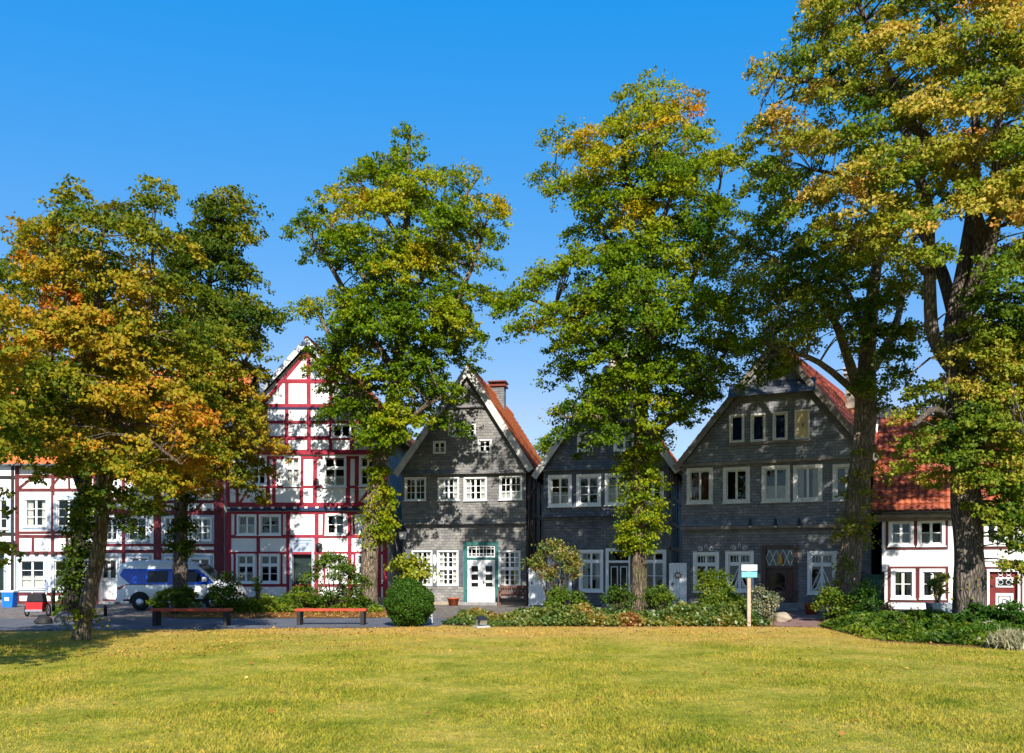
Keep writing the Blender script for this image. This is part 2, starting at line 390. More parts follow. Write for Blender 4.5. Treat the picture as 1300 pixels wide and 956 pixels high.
def tree(name, label, group, D, base_px, trunk, limbs, blobs, mat, bark, pad=.75, dens=1.0, leaf=.13, lpp=170, tint=lambda x, z, d: .4,
         columns=(), seed=1, depth=.75, cat='tree', spread=.16, extra=None, flare=1.6, tsd=.10, slim=.8):
    rng = np.random.default_rng(seed); R = random.Random(seed)
    b = W(base_px, 722, D); root = empty(name, (b.x, D, 0), 0, label=label, cat=cat, group=group)
    loc = Vector((b.x, D, 0)); off = lambda p: p-loc
    mb = MB(); nodes = []
    tp = [off(W(x, y, D+dy)) for (x, y, r, dy) in trunk]; tr = [r*slim/FP*D for (x, y, r, dy) in trunk]
    tp[0].z = -.12
    tp.insert(1, tp[0].lerp(tp[1], .12)); tr.insert(1, tr[0]*1.0); tr[0] *= flare
    p, r = limb(mb, tp, tr, 20, seed, .085); nodes += list(zip(p[3:], r[3:]))
    lm = MB()
    for li, l in enumerate(limbs):
        lp = [off(W(x, y, D+dy)) for (x, y, rr, dy) in l]; lr = [rr*.85/FP*D for (x, y, rr, dy) in l]
        p, r = limb(lm, lp, lr, 9, seed+li+1, .08); nodes += list(zip(p, r))
    NP = np.array([tuple(q[0]) for q in nodes])
    # pads through the crown volume
    wb = []
    for (x, y, rr) in blobs:
        c = off(W(x, y, D)); wb.append((c.x, c.z, rr/FP*D))
    tx = lambda z: float(np.interp(z, [q.z for q in tp], [q.x for q in tp]))
    PC = []; 
    for (x, z, rr) in wb:
        half = max(abs(x2-tx(z))+r2*.9 for (x2, z2, r2) in wb if abs(z2-z) < r2+.4)
        dx = abs(x-tx(z)); dep = max(rr*.9, depth*math.sqrt(max(0, half*half-dx*dx)))
        n = max(2, int(round(dens*5.0*rr*rr*(1+.35*dep)/(pad*pad))))
        for _ in range(n):
            q = math.sqrt(R.random())*max(.05, rr-.35*pad); a = R.uniform(0, 2*math.pi)
            y = dep*(1 if R.random() < .62 else -1)*-(R.random()**.6)
            X, Z = x+q*math.cos(a), z+q*math.sin(a)
            s = (D+y)/D
            PC.append(((X+loc.x)*s-loc.x, y, EYE+(Z-EYE)*s, X, Z))
    allP, allD, allN, allT = [], [], [], []
    for (X, y, Z, X0, Z0) in PC:
        pc = np.array([X, y, Z]); pr = pad*.78*R.uniform(.6, 1.2)
        o = np.array([X-tx(Z), y, 0.0]); o = o/max(np.linalg.norm(o), .3)
        n = int(2.5*lpp*(pr/pad)**2*R.uniform(.7, 1.2))
        P, Dd, N = spray(pc, pr, o, n, rng, flat=.34, droop=.3, sub=14, spread=spread*.55)
        t = tint(X0+loc.x, Z0, y)+rng.normal(0, 1.0*tsd)+rng.normal(0, .75*tsd, n)
        allP.append(P); allD.append(Dd); allN.append(N); allT.append(t)
        # twig from the nearest limb that lies lower or nearer the axis
        d2 = np.sum((NP-pc)**2, 1)+np.where(NP[:, 2] > Z+.2, 6, 0)
        j = int(np.argmin(d2)); a = nodes[j][0]; e = Vector(pc)
        L = (e-a).length
        if .25 < L < 1.9:
            mid = a.lerp(e, .5)+Vector((R.uniform(-.1, .1)*L, R.uniform(-.1, .1)*L, R.uniform(.02, .14)*L))
            r0 = min(nodes[j][1]*.5, .012+.012*L)
            lm.tube([a, a.lerp(mid, .55)+Vector((0, 0, .03*L)), mid, e], [r0, r0*.75, r0*.55, .006], 5)
    for (x0, y0, x1, y1, rr, n, tt) in columns:      # leafy shoots all along a trunk
        for i in range(n):
            f = R.random(); c = off(W(x0+(x1-x0)*f, y0+(y1-y0)*f, D)); a = R.uniform(0, 2*math.pi)
            rad = rr/FP*D*(.45+.65*math.sin(math.pi*(.12+.8*f)))*R.uniform(.6, 1.1)
            pc = np.array([c.x+rad*.75*math.cos(a), rad*.75*math.sin(a), c.z])
            P, Dd, N = spray(pc, .28, np.array([math.cos(a), math.sin(a), 0]), 60, rng, spread=.11)
            allP.append(P); allD.append(Dd); allN.append(N); allT.append(tt+rng.normal(0, .06)+rng.normal(0, .1, 60))
            lm.tube([Vector((c.x, 0, c.z-.1)), Vector(pc)], [.012, .005], 4)
    if extra: extra(lm, off)
    mb.build('trunk', bark, root); lm.build('branches', bark, root)
    P, Dd, N, T = map(np.concatenate, (allP, allD, allN, allT))
    print('TREE', base_px, len(PC), len(P))
    s = leaf*.86*rng.uniform(.6, 1.25, len(P))
    leaf_mesh('crown', P, Dd, N, s, s*.8, T, mat, root)
    return root
def shrub(name, label, c, r, n, leaf, mat, tint=.4, group=None, cat='shrub', stems=5, pads=14, seed=3, padr=None, tsd=.12, upright=0, wood='bark_warm', lw=.7):
    rng = np.random.default_rng(seed); R = random.Random(seed)
    root = empty(name, (c[0], c[1], 0), 0, label=label, cat=cat, group=group)
    mb = MB(); A = []
    padr = padr or .42*min(r[0], r[2])
    for i in range(pads):
        d = Vector((R.gauss(0, 1), R.gauss(0, 1), R.gauss(0, 1))).normalized()*R.uniform(.45, 1)**.5
        pc = np.array([d.x*(r[0]-padr*.6), d.y*(r[1]-padr*.6), c[2]+d.z*(r[2]-padr*.5)])
        pc[2] = max(pc[2], .12)
        k = n//pads; o = np.array([d.x, d.y, .3*upright])
        P, D, N = spray(pc, padr*R.uniform(.7, 1.15), o, k, rng, .5, .2, 8, padr*.28)
        if upright: D[:, 2] += upright
        P[:, 2] = np.maximum(P[:, 2], .03)
        A.append((P, D, N, tint+rng.normal(0, .5*tsd)+rng.normal(0, .8*tsd, k)))
        s0 = Vector((R.uniform(-.12, .12)*r[0], R.uniform(-.12, .12)*r[1], -.05))
        mb.tube([s0, s0.lerp(Vector(pc), .5)+Vector((0, 0, .08)), Vector(pc)], [.018, .012, .005], 5)
    mb.build('stems', wood, root)
    P, D, N, T = (np.concatenate([a[i] for a in A]) for i in range(4))
    s = leaf*rng.uniform(.6, 1.2, len(P)); leaf_mesh('foliage', P, D, N, s, s*lw, T, mat, root)
    return root
# ------------------------------------------------------------------ houses
def clip_poly(poly, planes):
    for (a, b, c) in planes:                         # keep a*x+b*z<=c
        out = []
        for i in range(len(poly)):
            p, q = poly[i], poly[(i+1) % len(poly)]
            dp, dq = a*p[0]+b*p[1]-c, a*q[0]+b*q[1]-c
            if dp <= 1e-9: out.append(p)
            if (dp < -1e-9 and dq > 1e-9) or (dp > 1e-9 and dq < -1e-9):
                t = dp/(dp-dq); out.append((p[0]+(q[0]-p[0])*t, p[1]+(q[1]-p[1])*t))
        poly = out
        if len(poly) < 3: return []
    return poly
class House:
    def __init__(s, name, label, px_ref, Y_ref, a, px_left, cat='house', group=None, skew=0):
        s.a = math.radians(a); s.u = Vector((math.cos(s.a), -math.sin(s.a))); s.n = Vector((math.sin(s.a), math.cos(s.a)))
        s.P = Vector((0, 0)); p = W(px_ref, 722, Y_ref); s.P = Vector((p.x, p.y))
        x, _ = s.px(px_left, 722); q = s.P+s.u*x; s.P = q
        s.k = math.tan(math.radians(skew))
        s.root = empty(name, (q.x, q.y, 0), -s.a, label=label, cat=cat, group=group)
        s.open = []; s.beams = {}; s.R = random.Random(len(label)*13+px_left)
    def px(s, px, py, off=0):
        dx, dz = (px-HX)/FP, (HY-py)/FP              # camera at x=y=0
        # (dx*t, t) = P + u*x + n*off
        P = s.P+s.n*off
        t = (P.x*s.n.x+P.y*s.n.y)/(dx*s.n.x+s.n.y)
        x = (dx*t-P.x)*s.u.x+(t-P.y)*s.u.y
        return x, EYE+dz*t
    def rect(s, r, off=0):
        x0, y0, x1, y1 = r; xm, ym = (x0+x1)/2, (y0+y1)/2
        return s.px(x0, ym, off)[0], s.px(x1, ym, off)[0], s.px(xm, y1, off)[1], s.px(xm, y0, off)[1]
    def z(s, px, py, off=0): return s.px(px, py, off)[1]
    def world(s, x, y, z): q = s.P+s.u*x+s.n*y; return Vector((q.x, q.y, z))
    # walls with real openings
    def wall(s, name, mat, x0, x1, z0, z1, off, clip=(), label=None, th=.16):
        ops = [o for o in s.open if abs(o[4]-off) < .03 and o[1] > x0 and o[0] < x1 and o[3] > z0 and o[2] < z1]
        xs = sorted({x0, x1, *[max(x0, min(x1, v)) for o in ops for v in o[:2]]})
        zs = sorted({z0, z1, *[max(z0, min(z1, v)) for o in ops for v in o[2:4]]})
        m = MB()
        for i in range(len(xs)-1):
            for j in range(len(zs)-1):
                a, b, c, d = xs[i], xs[i+1], zs[j], zs[j+1]
                if b-a < 1e-4 or d-c < 1e-4: continue
                mx, mz = (a+b)/2, (c+d)/2
                if any(o[0] < mx < o[1] and o[2] < mz < o[3] for o in ops): continue
                p = clip_poly([(a, c), (b, c), (b, d), (a, d)], clip)
                if p: m.add([(q[0], off, q[1]) for q in p], [tuple(range(len(p)))])
        for o in ops:
            a, b, c, d = o[:4]; y = off+th
            m.add([(a, off, c), (b, off, c), (b, off, d), (a, off, d), (a, y, c), (b, y, c), (b, y, d), (a, y, d)],
                  [(0, 4, 5, 1), (1, 5, 6, 2), (2, 6, 7, 3), (3, 7, 4, 0)])
        # underside where an upper storey juts out
        m.add([(x0, off, z0), (x1, off, z0), (x1, .1, z0), (x0, .1, z0)], [(0, 1, 2, 3)])
        o = m.build(name, mat, s.root)
        if label: o['label'] = label
        return o
    def window(s, r, off=0, sash=2, cols=1, rows=3, tr=0, cw=.08, mat='white_paint', curtain=None, trim=None, tw=.1, ctop=1.0, rail=False, label=None, sill=True, lattice=False, head=False):
        x0, x1, z0, z1 = s.rect(r, off)
        if trim:
            t = MB(); y0, y1 = off-.025, off+.01
            t.box(x0, x0+tw, y0, y1, z0, z1); t.box(x1-tw, x1, y0, y1, z0, z1)
            t.box(x0+tw, x1-tw, y0, y1, z0, z0+tw); t.box(x0+tw, x1-tw, y0, y1, z1-tw, z1)
            x0, x1, z0, z1 = x0+tw, x1-tw, z0+tw, z1-tw
        c = cw; a, b, d, e = x0+c, x1-c, z0+c, z1-c
        s.open.append((a, b, d, e, off))
        m = MB(); yf, yb = off-.045, off+.03
        m.box(x0, a, yf, yb, z0, z1); m.box(b, x1, yf, yb, z0, z1); m.box(a, b, yf, yb, e, z1); m.box(a, b, yf, yb, z0, d)
        sy0, sy1 = off+.032, off+.078
        def bars(a, b, d, e, cols, rows, st=.042):
            m.box(a, a+st, sy0, sy1, d, e); m.box(b-st, b, sy0, sy1, d, e)
            m.box(a+st, b-st, sy0, sy1, d, d+st); m.box(a+st, b-st, sy0, sy1, e-st, e)
            for i in range(1, cols):
                x = a+st+(b-a-2*st)*i/cols; m.box(x-.013, x+.013, sy0+.008, sy1-.008, d+st, e-st)
            for j in range(1, rows):
                z = d+st+(e-d-2*st)*j/rows; m.box(a+st, b-st, sy0+.011, sy1-.011, z-.013, z+.013)
        zt = e
        if tr:
            zt = e-(e-d)*tr; m.box(a, b, sy0-.02, sy1+.005, zt-.03, zt+.03)
            for i in range(sash):
                w = (b-a)/sash; bars(a+w*i, a+w*(i+1), zt+.03, e, cols, 1 if not rail else rows)
            zt -= .03
        for i in range(sash):
            w = (b-a)/sash; bars(a+w*i, a+w*(i+1), d, zt, cols, rows)
        w_ = m.build('window', mat, s.root)
        if label: w_['label'] = label
        g = MB(); ti = s.R.uniform(-.014, .014); tj = s.R.uniform(-.016, .016); y = off+.056
        g.add([(a, y+ti, d+.0), (b, y-ti, d), (b, y-ti+tj, e), (a, y+ti+tj, e)], [(0, 1, 2, 3)]); g.build('pane', 'glass', w_)
        if trim: t.build('trim', trim, w_)
        if sill:
            q = MB(); q.box(x0-.03, x1+.03, off-.09, off-.046, z0-.015, z0+.03); q.build('sill', mat, w_)
        if curtain is None and s.R.random() < .45: curtain, ctop = s.R.choice([('curtain_sides', 1), ('curtain', s.R.uniform(.3, .55)), ('curtain_sides', 1)])
        if curtain:
            q = MB(); top = d+(e-d)*ctop
            def drape(xa, xb, zt, zb, y):
                n = 24; vs = []; 
                for i in range(n+1):
                    f = i/n; yy = y+.025*math.sin(f*9.5*math.pi+s.R.uniform(-.3, .3))
                    vs += [(xa+(xb-xa)*f, yy, zb), (xa+(xb-xa)*f, yy, zt)]
                q.add(vs, [(2*i, 2*i+2, 2*i+3, 2*i+1) for i in range(n)], True)
            if curtain in ('curtain_sides',):
                w = (b-a); drape(a, a+.3*w, e, d, off+.17); drape(b-.3*w, b, e, d, off+.17); cm = 'curtain'
            else: drape(a, b, top, d, off+.17); cm = curtain
            q.build('curtain', cm, w_)
        if lattice:
            q = MB(); y0, y1 = sy0-.018, sy0-.004; xm = (a+b)/2
            for sg in (-1, 1):
                X = lambda f: xm+sg*(b-a)*.5*f
                zb, zp = d+.04, d+(zt-d)*.86
                q.bar(X(.1), zp, X(.95), zb, .03, y0, y1)
                q.bar(X(.1), zp, X(.1), zb, .02, y0+.002, y1-.002)
                for k in range(5):
                    f = .12+.15*k; q.bar(X(f), zb, X(f*.4+.06), zb+(zp-zb)*(1-f)*.9, .018, y0+.004, y1-.003)
                    q.bar(X(.1), zb+(zp-zb)*(.12+.16*k), X(.12+.75*(1-k/5)), zb+.03+.02*k, .018, y0+.005, y1-.002)
            for k in range(7):
                x = a+(b-a)*(k+.5)/7; q.bar(x, zt+.05, x, e-.02, .014, y0+.003, y1)
            q.build('lattice', 'white_iron', w_)
        if head:
            q = MB(); xm = (x0+x1)/2; y = off-.05
            for sg in (-1, 1):
                pts = []
                for k in range(26):
                    f = k/25; an = f*3.6*math.pi; rr = .11*(1-f*.8)
                    pts.append((xm+sg*(.22-.02*f+rr*math.cos(an)), y, z1+.13+rr*math.sin(an)))
                q.tube(pts, .013, 5)
                q.tube([(xm+sg*.33, y, z1+.05), (xm+sg*.45, y, z1+.03), (x0 if sg < 0 else x1, y, z1+.02)], .012, 5)
            q.tube([(xm-.06, y, z1+.14), (xm-.03, y, z1+.27), (xm, y, z1+.33), (xm+.03, y, z1+.27), (xm+.06, y, z1+.14)], .013, 5)
            q.build('scroll', 'white_iron', w_)
        return w_
    def beam(s, x0, y0, x1, y1, w, off=0, mat='red_timber', d=.022):
        a = s.px(x0, y0, off); b = s.px(x1, y1, off); q = s.R.uniform(-.018, .018)
        ver = abs(x1-x0) < abs(y1-y0)*.35; hor = abs(y1-y0) < abs(x1-x0)*.2
        if ver and abs(x1-x0) <= 3: b = (a[0], b[1])
        j = s.R.uniform(0, .002)
        f = d*(1.0 if ver else 1.28 if hor else .72)+j
        w *= s.R.uniform(.9, 1.1); (a, b) = ((a[0]+q, a[1]), (b[0]-q, b[1])) if ver else ((a[0], a[1]+q*.6), (b[0], b[1]-q*.6))
        s.beams.setdefault(mat, MB()).bar(a[0], a[1], b[0], b[1], w, off-f, off+.01)
    def beams_out(s):
        for m, b in s.beams.items(): b.build('timber_frame', m, s.root)
    def tiles(s, m, P, A, U, tw=.25, th=.30, samp=6, rng=None):
        """pantiles: P eave corner, A along the eave, U up the slope"""
        P, A, U = Vector(P), Vector(A), Vector(U); N = A.cross(U).normalized()
        if N.z < 0: N = -N
        nc = max(1, round(A.length/tw)); nr = max(1, round(U.length/th)); rnd = []
        prof = [(.5-.5*math.cos(2*math.pi*(i/samp)**.75))*.045 for i in range(samp)]
        for j in range(nr):
            vs = []
            for i in range(nc*samp+1):
                h = prof[i % samp]; f = i/(nc*samp)
                jl = s.R.uniform(-.004, .004) if i % samp == 0 else 0
                p = P+A*f
                lo = p+U*((j-.12)/nr)+N*(h+.045+jl); hi = p+U*((j+1)/nr)+N*(h*.9+.006)
                vs += [lo, hi, p+U*((j-.12)/nr)+N*(h+.02)]
            n = nc*samp; fs = []
            for i in range(n):
                fs += [(3*i, 3*i+3, 3*i+4, 3*i+1), (3*i+2, 3*i+5, 3*i+3, 3*i)]
            m.add(vs, fs, True)
            for i in range(n):
                if i % samp == 0: v = s.R.gauss(.5, .2)
                rnd += [v, v]
        return rnd
    def roof(s, slopes, mat, name='roof', tw=.25, th=.3, under='dark_timber'):
        m = MB(); r = []; un = MB()
        for (P, A, U) in slopes:
            r += s.tiles(m, P, A, U, tw, th)
            P, A, U = Vector(P), Vector(A), Vector(U); N = A.cross(U).normalized()
            if N.z < 0: N = -N
            q = [P, P+A, P+A+U, P+U]; un.add([v+N*.0 for v in q]+[v-N*.09 for v in q],
                [(0, 1, 2, 3), (7, 6, 5, 4), (0, 4, 5, 1), (1, 5, 6, 2), (2, 6, 7, 3), (3, 7, 4, 0)])
        o = m.build(name, mat, s.root)
        at = o.data.attributes.new('rnd', 'FLOAT', 'FACE')
        if len(r) == len(o.data.polygons): at.data.foreach_set('value', np.clip(r, 0, 1).astype(np.float32))
        un.build('roof_boards', under, o)
        return o
    def gable_roof(s, L, A, Rr, y0, depth, mat, barge='barge', bw=.2, tw=.25, ridge=True):
        """L, A, Rr: (x,z) of the left eave, the apex and the right eave"""
        d = depth-y0; V = lambda p, y: Vector((p[0]+y*s.k, y, p[1]))
        al = Vector((d*s.k, d, 0))
        o = s.roof([(V(L, y0), al, V(A, y0)-V(L, y0)), (V(Rr, y0), al, V(A, y0)-V(Rr, y0))], mat, tw=tw)
        if ridge:
            m = MB(); n = int(d/.38)
            for i in range(n):
                f0, f1 = y0+d*i/n, y0+d*(i+1)/n+.03
                m.tube([V((A[0], A[1]+.03), f0), V((A[0], A[1]+.02), f1)], [.13, .11], 8)
            r = m.build('ridge', mat, o)
        b = MB()
        for (E, sg) in ((L, -1), (Rr, 1)):
            e, a = Vector((E[0], E[1])), Vector((A[0], A[1])); dd = (a-e).normalized(); q = Vector((-dd.y, dd.x))
            if q.y > 0: q = -q
            b.prism([e-dd*.12+q*-.07, a+q*-.07, a+q*bw, e-dd*.12+q*bw], y0-.035, y0-.003)
        b.build('bargeboard', barge, s.root)
        # rear gable
        g = MB(); g.add([V(L, depth-.1), V(Rr, depth-.1), V(A, depth-.1)], [(0, 1, 2)]); g.build('rear_gable', 'plaster', s.root)
        return o
    def shell(s, x0, x1, zt, depth, mat, off=0.0, side_mat=None):
        V = lambda x, y, z: Vector((x+y*s.k, y, z))
        for nm, x, mm in (('side_wall', x0, side_mat or mat), ('side_wall', x1, side_mat or mat)):
            m = MB(); t = .2 if x == x0 else -.2
            a = [V(x, off, 0), V(x, depth, 0), V(x, depth, zt), V(x, off, zt)]
            m.add(a, [(0, 1, 2, 3)]); m.build(nm, mm, s.root)
        m = MB(); m.add([V(x0, depth, 0), V(x1, depth, 0), V(x1, depth, zt), V(x0, depth, zt)], [(0, 1, 2, 3)]); m.build('rear_wall', mat, s.root)
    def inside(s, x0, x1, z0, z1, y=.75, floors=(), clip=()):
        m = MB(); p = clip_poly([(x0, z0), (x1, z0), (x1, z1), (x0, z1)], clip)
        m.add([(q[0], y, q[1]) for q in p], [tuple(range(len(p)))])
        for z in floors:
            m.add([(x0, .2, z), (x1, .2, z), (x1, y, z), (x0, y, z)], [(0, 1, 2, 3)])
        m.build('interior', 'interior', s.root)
    def skirt(s, name, mat, x0, x1, z, off_lo, off_hi, h=.22):
        """flared bottom course of a slate-hung storey"""
        m = MB(); y0, y1 = off_lo, off_hi
        m.add([(x0, y1, z+h), (x1, y1, z+h), (x1, y0, z), (x0, y0, z), (x0, y1+.1, z), (x1, y1+.1, z)], [(0, 3, 2, 1), (3, 4, 5, 2), (0, 4, 3), (1, 2, 5)])
        return m.build(name, mat, s.root)
    def door_box(s, r, off, mat, leafs=1, transom=None, frame='white_paint', fw=.1, rec=.14, panes=None, name='door', step=True, label=None):
        """door casing and leaf; r is the whole opening with casing, transom the px row of the bar; returns (door, rect)"""
        x0, x1, z0, z1 = s.rect(r, off); z0 = .02
        a, b, e = x0+fw, x1-fw, z1-fw
        s.open.append((a, b, z0-.02, e, off))
        m = MB(); m.box(x0, a, off-.05, off+.06, 0, z1); m.box(b, x1, off-.05, off+.06, 0, z1); m.box(a, b, off-.05, off+.06, e, z1)
        d = MB(); y0, y1 = off+rec-.045, off+rec
        zt = s.z((r[0]+r[2])/2, transom, off) if transom else e
        if transom: m.box(a, b, off+.0, off+rec, zt-.05, zt+.05); zt -= .05
        w = (b-a)/leafs
        for i in range(leafs): d.box(a+w*i+.004, a+w*(i+1)-.004, y0, y1, z0+.02, zt-.004)
        D = d.build(name, mat, s.root, bevel=.006)
        if label: D['label'] = label
        m.build('door_frame', frame, s.root)
        if step:
            q = MB(); q.box(x0-.1, x1+.1, off-.45, off-.06, -.02, .13); q.build('doorstep', 'grey_stone', s.root, bevel=.015)
        return D, (a, b, z0, zt, e, y0)
def panel(m, a, b, c, d, y, w=.035, t=.02):
    m.box(a, a+w, y-t, y, c, d); m.box(b-w, b, y-t, y, c, d); m.box(a+w, b-w, y-t, y, c, c+w); m.box(a+w, b-w, y-t, y, d-w, d)
def chimney(h, x, y, zb, zt, w, d, mat, cap='concrete', label=None):
    m = MB(); m.box(x-w/2, x+w/2, y-d/2, y+d/2, zb, zt); c = m.build('chimney', mat, h.root)
    m = MB(); m.box(x-w/2-.1, x+w/2+.1, y-d/2-.1, y+d/2+.1, zt+.003, zt+.1)
    for sx in (-.3, .3): m.box(x+sx*w-.05, x+sx*w+.05, y-d*.3, y+d*.3, zt-.0+.1, zt+.22)
    m.box(x-w/2-.12, x+w/2+.12, y-d/2-.12, y+d/2+.12, zt+.221, zt+.28); m.build('chimney_cap', cap, c)
def downpipe(h, pts, r=.05, mat='zinc'):
    m = MB(); m.tube(pts, r, 8); m.build('downpipe', mat, h.root)
def gutter(h, x0, x1, y, z, mat='zinc'):
    m = MB(); n = 8; vs = []
    for x in (x0, x1):
        for k in range(n+1):
            a = math.pi+math.pi*k/n; vs.append((x, y+.075*math.cos(a), z+.075*math.sin(a)))
    m.add(vs, [(k, k+1, n+2+k, n+1+k) for k in range(n)], True); m.build('gutter', mat, h.root)
def handle(par, x, y, z, mat='dark_iron', L=.12):
    m = MB(); m.tube([(x, y, z), (x, y-.05, z), (x+L, y-.055, z)], .011, 6); m.box(x-.02, x+.02, y-.008, y+.001, z-.09, z+.06); m.build('handle', mat, par)

# ---- far-left white framed house (sunlit)
h = House('timber_framed_house', 'sunlit white timber-framed house at the left edge with thin dark red beams', 75, 40.0, 2, 20, group='half-timbered houses')
W1 = dict(rows=3, cw=.06, trim='bluegrey_paint', tw=.13)
for r in ((27, 629, 64, 673), (68, 629, 106, 673)): h.window(r, curtain=None, **W1)
for r in ((20.5, 707, 61, 752), (64, 707, 103, 752)): h.window(r, curtain='curtain', ctop=.0 if False else .45, **W1)
xa, xb = h.px(20, 700)[0], h.px(124, 700)[0]; zt = h.z(70, 590)
h.wall('facade', 'plaster', xa, xb, 0, zt, 0); h.inside(xa, xb, 0, zt); h.shell(xa, xb, zt, 9, 'plaster')
B = lambda *a, **k: h.beam(*a, **k)
for y, w in ((605, .16), (622, .14), (676, .12), (681, .13), (702, .16), (754, .14), (766, .2)): B(20, y, 124, y, w, mat='brown_red_timber')
for x, y0, y1, w in ((22, 592, 767, .2), (67, 592, 767, .15), (122, 592, 767, .2), (42, 681, 702, .12), (85, 681, 702, .12), (45, 592, 605, .12), (88, 605, 622, .1)): B(x, y0, x, y1, w, mat='brown_red_timber')
B(24, 620, 42, 606, .12, mat='brown_red_timber'); B(75, 606, 64, 620, .1, mat='brown_red_timber')
h.beams_out()
for k in range(9): 
    x = h.px(24+k*11.5, 690)[0]; m = MB(); m.box(x-.09, x+.09, -.10, -.031, h.z(70, 705)+.0, h.z(70, 701.5)); m.build('joist_end', 'dark_timber', h.root)
rz = h.z(70, 440)+1.2
h.roof([(Vector((xa-.3, -.45, zt-.05)), Vector((xb-xa+.3, 0, 0)), Vector((0, 5.0, 6.0))), (Vector((xa-.3, 9.5, zt-.05)), Vector((xb-xa+.3, 0, 0)), Vector((0, -4.95, 6.0)))], 'tile_orange')
gutter(h, xa-.3, xb, -.5, zt-.02)
HA = h
# ---- narrow shaded house further left
h = House('timber_framed_house', 'shaded bluish white house set back at the left edge beyond the blue bin', 0, 42.0, 2, -110, group='half-timbered houses')
for r in ((-14, 630, 14, 676), (-60, 630, -30, 676), (-60, 707, -28, 752)): h.window(r, **W1)
D, q = h.door_box((-8, 694, 8, 775), 0, 'dark_green_paint', frame='bluegrey_paint')
xa, xb = h.px(-110, 700)[0], h.px(26, 700)[0]; zt = h.z(0, 588)
h.wall('facade', 'plaster', xa, xb, 0, zt, 0); h.inside(xa, xb, 0, zt); h.shell(xa, xb, zt, 8, 'plaster')
for y in (606, 678, 690, 757): h.beam(-110, y, 24, y, .16, mat='dark_timber')
for x in (-90, -20, 16): h.beam(x, 590, x, 765, .16, mat='dark_timber')
h.beams_out()
h.roof([(Vector((xa-.3, -.4, zt-.05)), Vector((xb-xa+.3, 0, 0)), Vector((0, 4.4, 5.0))), (Vector((xa-.3, 8.4, zt-.05)), Vector((xb-xa+.3, 0, 0)), Vector((0, -4.4, 5.0)))], 'tile_orange')
# ---- house behind the van
h = House('timber_framed_house', 'white timber-framed house behind the blue and white van with three rows of small windows', 205, 40.3, 2, 124, group='half-timbered houses')
W2 = dict(rows=3, cw=.06, trim='bluegrey_paint', tw=.10)
for r in ((131, 653, 153, 690), (159, 653, 190, 690), (206, 653, 226, 690), (241, 654, 272, 690)): h.window(r, **W2)
for r in ((133, 598, 154, 630), (166, 598, 190, 630), (208, 598, 226, 630)): h.window(r, **W2)
h.window((241, 598, 274, 633), curtain='curtain', **W2)
for r in ((162, 704, 192, 741), (206, 704, 226, 741), (238, 705, 270, 741)): h.window(r, tr=.35, **{**W2, 'rows': 2})
D, q = h.door_box((124.5, 704, 151, 768), 0, 'white_paint', frame='bluegrey_paint', transom=None, fw=.08, label='pale panelled door with a wreath')
a, b, c, d, e, y = q; m = MB(); xm = (a+b)/2
for (u0, u1) in ((a+.06, xm-.03), (xm+.03, b-.06)):
    panel(m, u0, u1, c+.12, c+.55, y); panel(m, u0, u1, c+.62, c+1.02, y); panel(m, u0, u1, c+1.1, d-.12, y)
m.build('panelling', 'white_paint', D); handle(D, a+.08, y, c+1.02)
for k in range(2):
    m = MB(); x = [a+.09, xm+.06][k]; m.box(x, x+(b-a)/2-.16, y-.004, y+.0-.001, c+1.16, d-.18); m.build('pane', 'dark_glass', D)
xm_ = [(.16*math.cos(k*.42), .16*math.sin(k*.42)) for k in range(16)]
m = MB(); m.tube([(xm+p[0], y-.05, d-.42+p[1]) for p in xm_], .05, 6, False); m.build('wreath', 'leaf_box' if False else 'dark_timber', D)
xa, xb = h.px(124, 700)[0], h.px(284, 700)[0]; zt = h.z(200, 596)
h.wall('facade', 'plaster', xa, xb, 0, zt, 0); h.inside(xa, xb, 0, zt); h.shell(xa, xb, zt, 9, 'plaster')
for y, w in ((597, .16), (637, .13), (651, .19), (692, .12), (700, .14), (764, .22)): h.beam(124, y, 284, y, w, mat='dark_red_timber')
for x, y0, y1, w in ((126, 596, 704, .16), (157, 596, 766, .17), (200, 596, 766, .36), (232, 596, 766, .2), (278, 596, 766, .42), (145, 637, 650, .1)): h.beam(x, y0, x, y1, w, mat='dark_red_timber')
h.beam(134, 610, 148, 650, .14, mat='dark_red_timber'); h.beam(246, 650, 258, 637, .14, mat='dark_red_timber'); h.beam(180, 637, 168, 651, .12, mat='dark_red_timber')
h.beams_out()
for k in range(14):
    x = h.px(130+k*11.3, 690)[0]; m = MB(); m.box(x-.07, x+.07, -.11, -.031, h.z(200, 649.5), h.z(200, 646)); m.build('joist_end', 'dark_red_timber', h.root)
h.roof([(Vector((xa, -.4, zt-.05)), Vector((xb-xa, 0, 0)), Vector((0, 4.9, 5.6))), (Vector((xa, 9.4, zt-.05)), Vector((xb-xa, 0, 0)), Vector((0, -4.9, 5.6)))], 'tile_orange')
gutter(h, xa, xb, -.45, zt-.02)
HB = h
